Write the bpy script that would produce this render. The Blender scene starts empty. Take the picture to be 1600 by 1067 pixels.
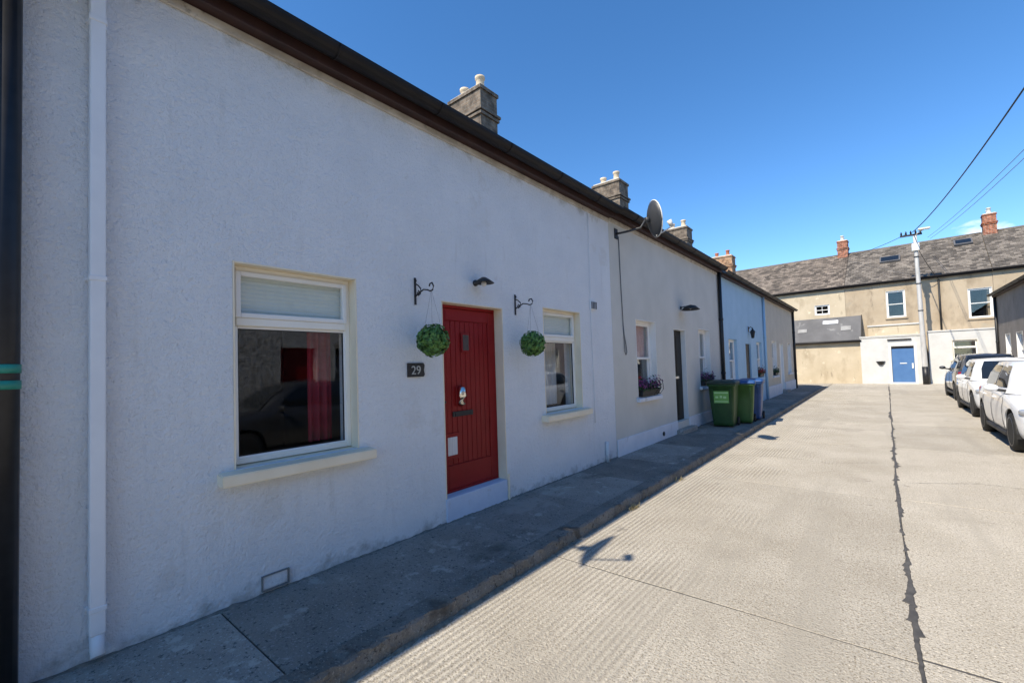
import bpy, bmesh, math, random
from mathutils import Vector, Matrix
S = bpy.context.scene
COL = S.collection
rnd = random.Random(7)
PI = math.pi

# ------------------------------------------------------------------ camera
YAW, PITCH, ROLL, CAMH = 0.691466305, 0.034716472, math.radians(-1.8), 1.641
fw = Vector((-math.sin(YAW)*math.cos(PITCH), math.cos(YAW)*math.cos(PITCH), math.sin(PITCH)))
r0 = Vector((math.cos(YAW), math.sin(YAW), 0)); u0 = r0.cross(fw)
rr = math.cos(ROLL)*r0 + math.sin(ROLL)*u0; uu = -math.sin(ROLL)*r0 + math.cos(ROLL)*u0
cd = bpy.data.cameras.new('camera'); cam = bpy.data.objects.new('camera', cd); COL.objects.link(cam)
cam.matrix_world = Matrix(((rr.x, uu.x, -fw.x, 0), (rr.y, uu.y, -fw.y, 0), (rr.z, uu.z, -fw.z, CAMH), (0, 0, 0, 1)))
cd.sensor_fit = 'HORIZONTAL'; cd.sensor_width = 36; cd.lens = 690/1600*36; cd.shift_y = 16.5/1600; cd.clip_start = .05; cd.clip_end = 2000
S.camera = cam

# ------------------------------------------------------------------ sky, sun, exposure
SUNV = Vector((.217, .85, -1)).normalized()          # direction the light travels
elev = math.asin(-SUNV.z); azim = math.atan2(-SUNV.x, -SUNV.y)
world = bpy.data.worlds.new('World'); S.world = world; world.use_nodes = True
nt = world.node_tree; nt.nodes.clear()
wo = nt.nodes.new('ShaderNodeOutputWorld'); bg = nt.nodes.new('ShaderNodeBackground')
sky = nt.nodes.new('ShaderNodeTexSky'); sky.sky_type = 'NISHITA'; sky.sun_disc = False
sky.sun_elevation = elev; sky.sun_rotation = azim; sky.altitude = 1500; sky.air_density = 1.0; sky.dust_density = 0; sky.ozone_density = 3.0
bg.inputs['Strength'].default_value = .105
# sparse fair-weather cumulus low over the horizon, all the way round
tc = nt.nodes.new('ShaderNodeTexCoord'); mp = nt.nodes.new('ShaderNodeMapping'); mp.inputs['Scale'].default_value = (1, 1, 2.6); mp.inputs['Location'].default_value = (19.32, 10.0, .3)
nz = nt.nodes.new('ShaderNodeTexNoise'); nz.inputs['Scale'].default_value = 3.4; nz.inputs['Detail'].default_value = 9; nz.inputs['Roughness'].default_value = .56
ramp = nt.nodes.new('ShaderNodeValToRGB'); ramp.color_ramp.elements[0].position = .60; ramp.color_ramp.elements[1].position = .665
sep = nt.nodes.new('ShaderNodeSeparateXYZ')
mr = nt.nodes.new('ShaderNodeMapRange'); mr.inputs['From Min'].default_value = .30; mr.inputs['From Max'].default_value = .17
mul = nt.nodes.new('ShaderNodeMath'); mul.operation = 'MULTIPLY'
mixc = nt.nodes.new('ShaderNodeMix'); mixc.data_type = 'RGBA'
L = nt.links.new
L(tc.outputs['Generated'], mp.inputs['Vector']); L(mp.outputs['Vector'], nz.inputs['Vector']); L(nz.outputs['Fac'], ramp.inputs['Fac'])
L(tc.outputs['Generated'], sep.inputs['Vector']); L(sep.outputs['Z'], mr.inputs['Value'])
L(ramp.outputs['Color'], mul.inputs[0]); L(mr.outputs['Result'], mul.inputs[1])
L(mul.outputs[0], mixc.inputs['Factor']); hs = nt.nodes.new('ShaderNodeHueSaturation'); hs.inputs['Saturation'].default_value = 1.22; L(sky.outputs['Color'], hs.inputs['Color']); L(hs.outputs['Color'], mixc.inputs['A']); mixc.inputs['B'].default_value = (6.2, 6.3, 6.5, 1)
L(mixc.outputs['Result'], bg.inputs['Color']); L(bg.outputs[0], wo.inputs['Surface'])
sd = bpy.data.lights.new('sun', 'SUN'); sd.energy = 3.0; sd.angle = math.radians(.53); sd.color = (1, .90, .74)
so = bpy.data.objects.new('sun', sd); COL.objects.link(so); so.location = (-8, -25, 40)
so.rotation_euler = SUNV.to_track_quat('-Z', 'Y').to_euler()
S.view_settings.view_transform = 'Standard'; S.view_settings.look = 'None'; S.view_settings.gamma = 1; S.view_settings.exposure = 1.22
S.view_settings.use_curve_mapping = False

# ------------------------------------------------------------------ materials
def srgb(r, g, b):
    f = lambda v: (v/255/12.92) if v/255 <= .04045 else ((v/255+.055)/1.055)**2.4
    return (f(r), f(g), f(b))
MATS = {}
def mat(name, c1, c2=None, scale=3, detail=5, rough=.75, metal=0, spec=.5, bumps=(), stretch=(1, 1, 1), lo=.35, hi=.68, speck=None, coat=0, stain=None, rvar=0, layers=()):
    """noise-mottled surface: c1..c2 by noise; bumps = (scale, strength, distance, stretch, kind)"""
    if name in MATS: return MATS[name]
    m = bpy.data.materials.new(name); m.use_nodes = True; MATS[name] = m
    t = m.node_tree; n = t.nodes; p = n['Principled BSDF']; lk = t.links.new
    p.inputs['Roughness'].default_value = rough; p.inputs['Metallic'].default_value = metal
    p.inputs['Specular IOR Level'].default_value = spec
    if coat: p.inputs['Coat Weight'].default_value = coat; p.inputs['Coat Roughness'].default_value = .04
    co = n.new('ShaderNodeTexCoord')
    def noise(sc, st, det=5, ro=.55):
        mpg = n.new('ShaderNodeMapping'); mpg.inputs['Scale'].default_value = st
        x = n.new('ShaderNodeTexNoise'); x.inputs['Scale'].default_value = sc; x.inputs['Detail'].default_value = det; x.inputs['Roughness'].default_value = ro
        lk(co.outputs['Object'], mpg.inputs['Vector']); lk(mpg.outputs['Vector'], x.inputs['Vector']); return x
    def rampn(src, a, b, ca, cb):
        r = n.new('ShaderNodeValToRGB'); e = r.color_ramp.elements; e[0].position = a; e[1].position = b
        e[0].color = (*ca, 1); e[1].color = (*cb, 1); lk(src, r.inputs['Fac']); return r.outputs['Color']
    def mix(fac, a, b):
        q = n.new('ShaderNodeMix'); q.data_type = 'RGBA'; lk(fac, q.inputs['Factor']); lk(a, q.inputs['A'])
        if isinstance(b, tuple): q.inputs['B'].default_value = (*b, 1)
        else: lk(b, q.inputs['B'])
        return q.outputs['Result']
    if c2 is None: p.inputs['Base Color'].default_value = (*c1, 1)
    else:
        col = rampn(noise(scale, stretch, detail).outputs['Fac'], lo, hi, c1, c2)
        if speck:                                     # (scale, threshold, colour)
            fac = rampn(noise(speck[0], (1, 1, 1), 3, .7).outputs['Fac'], speck[1], speck[1]+.07, (0, 0, 0), (1, 1, 1)); col = mix(fac, col, speck[2])
        if stain:                                     # (scale, stretch, threshold, colour, width)
            fac = rampn(noise(stain[0], stain[1], 6, .6).outputs['Fac'], stain[2], stain[2]+stain[4], (0, 0, 0), (1, 1, 1)); col = mix(fac, col, stain[3])
        for sc_, st_, th_, wd_, cc_ in layers:
            fac = rampn(noise(sc_, st_, 5, .65).outputs['Fac'], th_, th_+wd_, (0, 0, 0), (1, 1, 1)); col = mix(fac, col, cc_)
        lk(col, p.inputs['Base Color'])
    if rvar:
        mrr = n.new('ShaderNodeMapRange'); mrr.inputs['To Min'].default_value = rough-rvar; mrr.inputs['To Max'].default_value = rough+rvar
        lk(noise(scale*2, (1, 1, 1)).outputs['Fac'], mrr.inputs['Value']); lk(mrr.outputs['Result'], p.inputs['Roughness'])
    prev = None
    for b in bumps:
        bn = n.new('ShaderNodeBump'); bn.inputs['Strength'].default_value = b[1]; bn.inputs['Distance'].default_value = b[2]
        lk(noise(b[0], b[3] if len(b) > 3 else (1, 1, 1), 6, .6).outputs['Fac'], bn.inputs['Height'])
        if prev: lk(prev, bn.inputs['Normal'])
        prev = bn.outputs['Normal']
    if prev: lk(prev, p.inputs['Normal'])
    return m
def glass(name, tint=(.97, .98, .98), ior=1.62, rough=.0):
    if name in MATS: return MATS[name]
    m = bpy.data.materials.new(name); m.use_nodes = True; MATS[name] = m
    t = m.node_tree; n = t.nodes; n.clear(); o = n.new('ShaderNodeOutputMaterial')
    f0 = ((ior-1)/(ior+1))**2                          # Schlick reflectance, the same from either face of the pane
    ge = n.new('ShaderNodeNewGeometry'); dt = n.new('ShaderNodeVectorMath'); dt.operation = 'DOT_PRODUCT'; t.links.new(ge.outputs['Normal'], dt.inputs[0]); t.links.new(ge.outputs['Incoming'], dt.inputs[1])
    ab = n.new('ShaderNodeMath'); ab.operation = 'ABSOLUTE'; t.links.new(dt.outputs['Value'], ab.inputs[0]); om = n.new('ShaderNodeMath'); om.operation = 'SUBTRACT'; om.inputs[0].default_value = 1; t.links.new(ab.outputs[0], om.inputs[1])
    pw_ = n.new('ShaderNodeMath'); pw_.operation = 'POWER'; pw_.inputs[1].default_value = 5; t.links.new(om.outputs[0], pw_.inputs[0]); fr = n.new('ShaderNodeMath'); fr.operation = 'MULTIPLY_ADD'; fr.inputs[1].default_value = 1-f0; fr.inputs[2].default_value = f0; t.links.new(pw_.outputs[0], fr.inputs[0])
    tr = n.new('ShaderNodeBsdfTransparent'); tr.inputs['Color'].default_value = (*tint, 1)
    gl = n.new('ShaderNodeBsdfGlossy'); gl.inputs['Roughness'].default_value = rough
    nn = n.new('ShaderNodeTexNoise'); nn.inputs['Scale'].default_value = 1.3; nn.inputs['Detail'].default_value = 1
    bn = n.new('ShaderNodeBump'); bn.inputs['Strength'].default_value = .05; bn.inputs['Distance'].default_value = .05
    t.links.new(nn.outputs['Fac'], bn.inputs['Height']); t.links.new(bn.outputs['Normal'], gl.inputs['Normal'])
    mx = n.new('ShaderNodeMixShader'); t.links.new(fr.outputs[0], mx.inputs[0]); t.links.new(tr.outputs[0], mx.inputs[1]); t.links.new(gl.outputs[0], mx.inputs[2])
    t.links.new(mx.outputs[0], o.inputs['Surface']); return m
def brick(name, c1, c2, mortar, bw=.22, bh=.075):
    if name in MATS: return MATS[name]
    m = bpy.data.materials.new(name); m.use_nodes = True; MATS[name] = m
    t = m.node_tree; n = t.nodes; p = n['Principled BSDF']; p.inputs['Roughness'].default_value = .9; lk = t.links.new
    co = n.new('ShaderNodeTexCoord'); sp = n.new('ShaderNodeSeparateXYZ'); ad = n.new('ShaderNodeMath'); ad.operation = 'ADD'; cb = n.new('ShaderNodeCombineXYZ')
    lk(co.outputs['Object'], sp.inputs[0]); lk(sp.outputs['X'], ad.inputs[0]); lk(sp.outputs['Y'], ad.inputs[1]); lk(ad.outputs[0], cb.inputs['X']); lk(sp.outputs['Z'], cb.inputs['Y'])
    b = n.new('ShaderNodeTexBrick'); b.inputs['Scale'].default_value = 1; b.inputs['Brick Width'].default_value = bw; b.inputs['Row Height'].default_value = bh; b.inputs['Mortar Size'].default_value = .008
    b.inputs['Color1'].default_value = (*c1, 1); b.inputs['Color2'].default_value = (*c2, 1); b.inputs['Mortar'].default_value = (*mortar, 1); lk(cb.outputs[0], b.inputs['Vector'])
    nz_ = n.new('ShaderNodeTexNoise'); nz_.inputs['Scale'].default_value = 7; nz_.inputs['Detail'].default_value = 6; lk(co.outputs['Object'], nz_.inputs['Vector'])
    rp = n.new('ShaderNodeValToRGB'); rp.color_ramp.elements[0].color = (.35, .35, .35, 1); rp.color_ramp.elements[1].color = (1.25, 1.25, 1.25, 1); rp.color_ramp.elements[0].position = .3; rp.color_ramp.elements[1].position = .65
    lk(nz_.outputs['Fac'], rp.inputs['Fac'])
    mx = n.new('ShaderNodeMix'); mx.data_type = 'RGBA'; mx.blend_type = 'MULTIPLY'; mx.inputs['Factor'].default_value = 1
    lk(b.outputs['Color'], mx.inputs['A']); lk(rp.outputs['Color'], mx.inputs['B']); lk(mx.outputs['Result'], p.inputs['Base Color'])
    bp = n.new('ShaderNodeBump'); bp.inputs['Strength'].default_value = .6; bp.inputs['Distance'].default_value = .01
    lk(b.outputs['Fac'], bp.inputs['Height']); bp.invert = True; lk(bp.outputs['Normal'], p.inputs['Normal']); return m

ROUGHCAST = ((95, .45, .012), (28, .35, .02), (5, .25, .03))
M_wall1 = mat('grey_blue_render', (.755, .775, .795), (.81, .825, .84), 2.2, 6, .92, bumps=((75, .7, .016), (30, .7, .028), (6, .3, .04)), stain=(3.2, (1, 1.4, .35), .60, (.715, .73, .745), .2), spec=.15,
              layers=((52, (1, 1, 1), .61, .08, (.64, .65, .665)), (7, (1, 1, .12), .60, .16, (.70, .705, .705)), (5, (1, .5, 1.6), .66, .12, (.69, .69, .68)), (34, (1, 1, 1), .69, .05, (.55, .555, .56)), (1.3, (1, 1, 1), .62, .05, (.735, .74, .74))))
def weather(m, bands):
    """mould under the eaves and splashed mud at the foot: broken patches, thickest at a given height"""
    t = m.node_tree; n = t.nodes; p = n['Principled BSDF']; lk = t.links.new; co = n.new('ShaderNodeTexCoord'); sx = n.new('ShaderNodeSeparateXYZ'); lk(co.outputs['Object'], sx.inputs[0])
    for zc, reach, sc, st, colr, top in bands:
        mr_ = n.new('ShaderNodeMapRange'); mr_.inputs['From Min'].default_value = zc; mr_.inputs['From Max'].default_value = zc+reach; mr_.inputs['To Min'].default_value = top; mr_.inputs['To Max'].default_value = 0; lk(sx.outputs['Z'], mr_.inputs['Value'])
        mpg = n.new('ShaderNodeMapping'); mpg.inputs['Scale'].default_value = st; lk(co.outputs['Object'], mpg.inputs['Vector'])
        x = n.new('ShaderNodeTexNoise'); x.inputs['Scale'].default_value = sc; x.inputs['Detail'].default_value = 8; x.inputs['Roughness'].default_value = .65; lk(mpg.outputs['Vector'], x.inputs['Vector'])
        ad = n.new('ShaderNodeMath'); ad.operation = 'ADD'; lk(x.outputs['Fac'], ad.inputs[0]); lk(mr_.outputs['Result'], ad.inputs[1])
        th = n.new('ShaderNodeMapRange'); th.inputs['From Min'].default_value = .68; th.inputs['From Max'].default_value = .90; th.inputs['To Max'].default_value = .75; lk(ad.outputs[0], th.inputs['Value'])
        q = n.new('ShaderNodeMix'); q.data_type = 'RGBA'; lk(th.outputs['Result'], q.inputs['Factor']); lk(p.inputs['Base Color'].links[0].from_socket, q.inputs['A']); q.inputs['B'].default_value = (*colr, 1); lk(q.outputs['Result'], p.inputs['Base Color'])
weather(M_wall1, ((3.95, -.20, 5, (1, 1, .6), (.42, .41, .35), .26), (0, .20, 6, (1, 1, 1), (.36, .37, .36), .30)))
M_step = mat('pale_blue_step_paint', (.52, .60, .73), (.58, .66, .78), 5, 5, .7, bumps=((40, .3, .01),), layers=((9, (1, 1, 1), .62, .1, (.48, .52, .57)),))
M_pipe1 = mat('grey_blue_pipe_paint', (.72, .74, .765), (.76, .78, .80), 8, 4, .45)
M_wall2 = mat('warm_grey_render', (.58, .565, .51), (.635, .615, .56), 1.6, 6, .92, bumps=((110, .3, .008), (14, .2, .02)), stain=(2.4, (1, 1.5, .3), .64, (.57, .54, .47), .2), spec=.25)
M_wall3 = mat('sky_blue_render', (.37, .555, .70), (.42, .60, .75), 2.0, 6, .9, bumps=((100, .25, .008), (20, .2, .02)), spec=.3)
M_wall4 = mat('beige_render', (.58, .525, .43), (.64, .58, .48), 1.8, 6, .92, bumps=((100, .3, .008), (14, .2, .02)), spec=.25)
M_wall0 = mat('stone_grey_render', (.30, .30, .29), (.36, .36, .35), 1.8, 6, .92, bumps=ROUGHCAST)
M_white = mat('white_painted_render', (.53, .53, .51), (.60, .60, .58), 2, 6, .85, bumps=((80, .3, .01), (22, .4, .025)), stain=(2.6, (1, 1, .4), .68, (.44, .43, .40), .15))
M_opp = mat('whitewashed_rubble', (.50, .50, .48), (.82, .82, .80), 9, 6, .9, bumps=((22, .9, .05), (9, 1.0, .12)))
M_pink = mat('pale_pink_render', (.70, .58, .54), (.76, .64, .60), 2, 6, .9, bumps=((80, .3, .01),))
M_plinth = mat('white_plinth_paint', (.66, .69, .74), (.74, .76, .80), 3, 6, .8, bumps=((60, .3, .01),), stain=(4, (1, 1, .6), .62, (.50, .50, .50), .15))
M_cream = mat('cream_paint', (.80, .70, .52), (.85, .76, .59), 5, 6, .6, bumps=((50, .15, .006),), stain=(6, (1, 1, 1), .68, (.60, .53, .42), .12))
M_creamtrim = mat('weathered_cream_trim', (.40, .35, .28), (.60, .55, .46), 6, 8, .85, bumps=((40, .5, .01),), stain=(9, (1, 1, 1), .6, (.20, .17, .13), .12))
M_upvc = mat('white_upvc', (.80, .79, .75), (.83, .82, .79), 4, 3, .35)
M_upvcc = mat('cream_white_upvc', (.84, .80, .70), (.87, .83, .74), 4, 3, .38)
M_red = mat('deep_red_door', (.225, .004, .005), (.26, .006, .007), 5, 4, .45, spec=.3, bumps=((160, .12, .002, (1, 1, .05)),), rvar=.06)
M_black = mat('black_iron', (.010, .010, .011), (.018, .018, .02), 12, 4, .45)
M_gutter = mat('dark_brown_gutter', (.007, .006, .006), (.013, .010, .009), 5, 5, .55, spec=.3)
M_fascia = mat('red_brown_fascia', (.030, .012, .010), (.048, .020, .015), 6, 6, .6)
M_chrome = mat('polished_steel', (.75, .73, .68), rough=.22, metal=1)
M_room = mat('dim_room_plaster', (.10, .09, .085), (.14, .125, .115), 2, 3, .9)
M_blind = mat('pale_blind_fabric', (.66, .71, .66), (.72, .76, .71), 3, 4, .9, bumps=((10, .2, .01, (1, .3, 8)),))
M_curtred = mat('dark_red_curtain', (.22, .008, .02), (.28, .014, .03), 5, 3, .85)
M_net = mat('pale_net', (.62, .60, .58), (.74, .72, .70), 9, 3, .9, stretch=(1, 6, .4))
M_pinkc = mat('pink_curtain', (.65, .42, .40), (.72, .50, .46), 9, 3, .9, stretch=(1, 6, .4))
M_glass = glass('window_glass')
M_darkdoor = mat('black_brown_door', (.012, .011, .010), (.018, .016, .014), 6, 4, .5, spec=.25)
def slatemat(name, c1, c2, c3):
    m = mat(name, c1, c2, 1.5, 8, .82, bumps=((40, .3, .01),), layers=((7, (1, 1, 1), .56, .12, c3),))
    t = m.node_tree; n = t.nodes; p = n['Principled BSDF']; src = p.inputs['Base Color'].links[0].from_socket
    g_ = n.new('ShaderNodeNewGeometry'); r_ = n.new('ShaderNodeMapRange'); r_.inputs['To Min'].default_value = .45; r_.inputs['To Max'].default_value = 1.5
    x_ = n.new('ShaderNodeMix'); x_.data_type = 'RGBA'; x_.blend_type = 'MULTIPLY'; x_.inputs['Factor'].default_value = 1
    t.links.new(g_.outputs['Random Per Island'], r_.inputs['Value']); t.links.new(src, x_.inputs['A']); t.links.new(r_.outputs['Result'], x_.inputs['B']); t.links.new(x_.outputs['Result'], p.inputs['Base Color']); return m
M_slate = slatemat('roof_slate', (.10, .086, .073), (.165, .143, .12), (.22, .19, .155))
M_slatew = slatemat('weathered_brown_slate', (.105, .086, .070), (.19, .155, .125), (.26, .215, .165))
M_greybrown = mat('grey_brown_render', (.20, .175, .15), (.26, .23, .20), 1.5, 7, .92, bumps=((60, .4, .01),), layers=((2, (1, 1, .4), .58, .12, (.16, .14, .12)),))
M_leanroof = mat('grey_felt_roof', (.085, .085, .09), (.12, .12, .125), 1.2, 7, .7, bumps=((30, .2, .01),), stain=(2.2, (1, 1, 1), .62, (.20, .20, .20), .1))
M_stone = mat('buff_cement_render', (.37, .295, .205), (.46, .38, .275), .9, 9, .95, bumps=((40, .4, .02),), stain=(1.5, (1, 1, .5), .52, (.27, .215, .15), .2), lo=.32, hi=.7, layers=((3.5, (1, 1, .25), .60, .1, (.19, .155, .115)), (.7, (1, 1, 1), .58, .1, (.34, .30, .23))))
M_stone2 = mat('pale_buff_render', (.45, .375, .265), (.55, .47, .345), .9, 9, .95, bumps=((40, .4, .02),), stain=(1.6, (1, 1, .5), .53, (.38, .31, .215), .2), lo=.32, hi=.7, layers=((3.5, (1, 1, .25), .61, .1, (.30, .25, .18)), (2.2, (1, 1, 1), .62, .08, (.66, .59, .45))))
M_brick = brick('orange_brick', (.40, .13, .06), (.30, .09, .045), (.36, .31, .26))
M_brickb = brick('buff_orange_brick', (.42, .24, .12), (.34, .16, .075), (.40, .34, .27))
M_brickd = brick('sooty_brown_brick', (.20, .155, .115), (.145, .11, .08), (.20, .175, .145))
M_pot = mat('buff_clay', (.56, .44, .30), (.68, .57, .42), 7, 4, .85)
M_terra = mat('terracotta', (.36, .12, .06), (.44, .17, .09), 6, 4, .85)
M_lead = mat('pale_mortar', (.55, .53, .48), (.66, .64, .58), 8, 4, .9)
M_galv = mat('weathered_pale_pole', (.42, .41, .39), (.56, .55, .53), 4, 6, .6, stretch=(4, 4, .5))
M_bluedoor = mat('mid_blue_door', (.055, .145, .33), (.07, .17, .37), 3, 3, .5)
M_conc = mat('brushed_concrete', (.415, .378, .315), (.53, .49, .42), 1.0, 9, .92, spec=.2, lo=.32, hi=.68,
             bumps=((60, 1.0, .014), (22, .5, .012)), speck=(85, .53, (.26, .222, .165)), stain=(1.5, (1, .6, 1), .58, (.36, .325, .27), .12),
             layers=((55, (1, 1, 1), .59, .05, (.66, .60, .50)), (48, (1, 1, 1), .61, .05, (.15, .128, .10)), (.9, (1, .6, 1), .60, .06, (.385, .35, .295)), (1.2, (1.5, .10, 1), .53, .16, (.385, .352, .295)), (5, (1, 1, 1), .685, .05, (.22, .198, .165)), (2.1, (1, 1, 1), .66, .04, (.30, .275, .235))))
def ribs(m):
    """raked ridges along the street, strongest beside the kerb and fading in patches"""
    t = m.node_tree; n = t.nodes; p = n['Principled BSDF']; lk = t.links.new
    co = n.new('ShaderNodeTexCoord'); wv = n.new('ShaderNodeTexWave'); wv.wave_type = 'BANDS'; wv.bands_direction = 'X'; wv.inputs['Scale'].default_value = 6.6; wv.inputs['Distortion'].default_value = 3.2; wv.inputs['Detail'].default_value = 3; wv.inputs['Detail Scale'].default_value = .6
    mp_ = n.new('ShaderNodeMapping'); mp_.inputs['Scale'].default_value = (1, .16, 1); lk(co.outputs['Object'], mp_.inputs['Vector']); lk(mp_.outputs['Vector'], wv.inputs['Vector'])
    sx = n.new('ShaderNodeSeparateXYZ'); lk(co.outputs['Object'], sx.inputs[0]); nz_ = n.new('ShaderNodeTexNoise'); nz_.inputs['Scale'].default_value = 1.1; nz_.inputs['Detail'].default_value = 4; lk(co.outputs['Object'], nz_.inputs['Vector'])
    ad = n.new('ShaderNodeMath'); ad.operation = 'MULTIPLY_ADD'; ad.inputs[1].default_value = 3.2; lk(nz_.outputs['Fac'], ad.inputs[0]); 
    ng = n.new('ShaderNodeMath'); ng.operation = 'MULTIPLY'; ng.inputs[1].default_value = -.8; lk(sx.outputs['X'], ng.inputs[0]); lk(ng.outputs[0], ad.inputs[2])
    mk = n.new('ShaderNodeMapRange'); mk.inputs['From Min'].default_value = 2.35; mk.inputs['From Max'].default_value = 3.3; lk(ad.outputs[0], mk.inputs['Value'])
    h = n.new('ShaderNodeMath'); h.operation = 'MULTIPLY'; lk(wv.outputs['Fac'], h.inputs[0]); lk(mk.outputs['Result'], h.inputs[1])
    b = n.new('ShaderNodeBump'); b.inputs['Strength'].default_value = .6; b.inputs['Distance'].default_value = .008; lk(h.outputs[0], b.inputs['Height'])
    lk(p.inputs['Normal'].links[0].from_socket, b.inputs['Normal']); lk(b.outputs['Normal'], p.inputs['Normal'])
    src = p.inputs['Base Color'].links[0].from_socket; r = n.new('ShaderNodeMapRange'); r.inputs['From Min'].default_value = 1; r.inputs['From Max'].default_value = 0; r.inputs['To Min'].default_value = 1.14; r.inputs['To Max'].default_value = .78
    lk(wv.outputs['Fac'], r.inputs['Value']); x = n.new('ShaderNodeMix'); x.data_type = 'RGBA'; x.blend_type = 'MULTIPLY'; lk(mk.outputs['Result'], x.inputs['Factor']); lk(src, x.inputs['A']); lk(r.outputs['Result'], x.inputs['B']); lk(x.outputs['Result'], p.inputs['Base Color'])
ribs(M_conc)
def slab_tone(m):
    t = m.node_tree; n = t.nodes; p = n['Principled BSDF']; src = p.inputs['Base Color'].links[0].from_socket; oi = n.new('ShaderNodeObjectInfo'); r = n.new('ShaderNodeMapRange'); r.inputs['To Min'].default_value = .90; r.inputs['To Max'].default_value = 1.06
    x = n.new('ShaderNodeMix'); x.data_type = 'RGBA'; x.blend_type = 'MULTIPLY'; x.inputs['Factor'].default_value = 1; t.links.new(oi.outputs['Random'], r.inputs['Value']); t.links.new(src, x.inputs['A']); t.links.new(r.outputs['Result'], x.inputs['B']); t.links.new(x.outputs['Result'], p.inputs['Base Color'])
slab_tone(M_conc)
def pave(i, k):
    return mat('footpath_concrete_%d' % i, tuple(v*k for v in (.215, .20, .175)), tuple(v*k for v in (.31, .288, .252)), 2.6, 8, .95, spec=.2, lo=.3, hi=.72,
               bumps=((70, .9, .016), (22, .6, .02)), speck=(60, .58, tuple(v*k for v in (.38, .365, .34))), layers=((45, (1, 1, 1), .58, .07, tuple(v*k for v in (.085, .083, .08))), (6, (1, 1, 1), .60, .06, tuple(v*k for v in (.38, .36, .32))), (1.4, (1, .6, 1), .60, .05, tuple(v*k for v in (.33, .31, .275))), (11, (1, 1, 1), .66, .04, tuple(v*k for v in (.09, .086, .08)))), stain=(1.7, (1, .7, 1), .60, tuple(v*k for v in (.12, .114, .10)), .12))
M_pave = [pave(i, k) for i, k in enumerate((1.0, 1.18, .82, 1.35))]
M_kerb = mat('worn_kerb_concrete', (.18, .168, .145), (.28, .262, .23), 3, 8, .95, bumps=((60, 1.0, .02), (16, .8, .03)), speck=(60, .58, (.36, .34, .30)), spec=.2, layers=((40, (1, 1, 1), .58, .06, (.085, .08, .07)), (4, (1, 1, 1), .56, .1, (.12, .11, .095))))
M_tar = mat('bitumen', (.055, .052, .05), (.095, .09, .084), 14, 5, .75, bumps=((70, .6, .006),))
M_ground = mat('packed_earth', (.10, .09, .075), (.15, .135, .11), 2, 6, .95)
M_rubber = mat('tyre_rubber', (.012, .012, .012), (.022, .022, .021), 20, 4, .8)
M_rim = mat('alloy_rim', (.42, .42, .43), rough=.35, metal=.9)
M_carglass = mat('tinted_car_glass', (.012, .016, .022), rough=.02, spec=.6)
M_wpaint = mat('white_car_paint', (.82, .83, .83), rough=.45, coat=1)
M_spaint = mat('silver_white_car_paint', (.78, .79, .80), rough=.45, coat=1)
M_dpaint = mat('charcoal_car_paint', (.03, .032, .036), rough=.45, coat=1)
M_trim = mat('black_plastic', (.014, .014, .015), (.022, .022, .023), 14, 4, .6)
M_lens = mat('headlamp_lens', (.35, .37, .40), rough=.08, spec=.9, coat=1)
M_tail = mat('red_lamp_lens', (.28, .01, .012), rough=.12, coat=1)
M_plate = mat('plate_white', (.75, .75, .72), rough=.4)
M_green = mat('bin_green_plastic', (.020, .062, .016), (.030, .085, .022), 5, 5, .5, bumps=((40, .1, .005),))
M_green2 = mat('bin_mid_green_plastic', (.03, .09, .018), (.04, .115, .026), 5, 5, .5)
M_blueb = mat('bin_blue_plastic', (.012, .055, .18), (.02, .075, .23), 5, 5, .45)
M_dgreen = mat('bin_dark_lid', (.015, .030, .018), (.022, .042, .026), 5, 5, .5)
M_label = mat('lime_label', (.16, .38, .08), (.19, .43, .10), 20, 3, .5)
M_labelw = mat('label_pale_print', (.45, .68, .32), rough=.5)
M_leaf = mat('boxwood_leaf', (.028, .085, .016), (.15, .31, .06), 30, 3, .55)
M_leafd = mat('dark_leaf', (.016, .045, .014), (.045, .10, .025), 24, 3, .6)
M_purple = mat('purple_petal', (.16, .03, .14), (.32, .07, .24), 24, 3, .7)
M_redf = mat('red_petal', (.32, .03, .03), (.48, .07, .06), 24, 3, .7)
M_straw = mat('dry_straw', (.38, .32, .18), (.50, .43, .26), 24, 3, .9)
M_greenband = mat('green_plastic_band', (.02, .23, .17), (.03, .28, .21), 10, 3, .4)
M_dish = mat('grey_dish_metal', (.028, .030, .034), (.042, .044, .048), 5, 5, .5)
M_dishp = mat('pale_dish_plastic', (.70, .70, .66), (.76, .76, .72), 5, 3, .5)
M_wire = mat('black_cable', (.012, .012, .014), rough=.6)
M_cable = mat('grey_cable', (.17, .17, .165), rough=.6)
M_num = mat('pale_number_paint', (.45, .45, .42), rough=.6)

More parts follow.
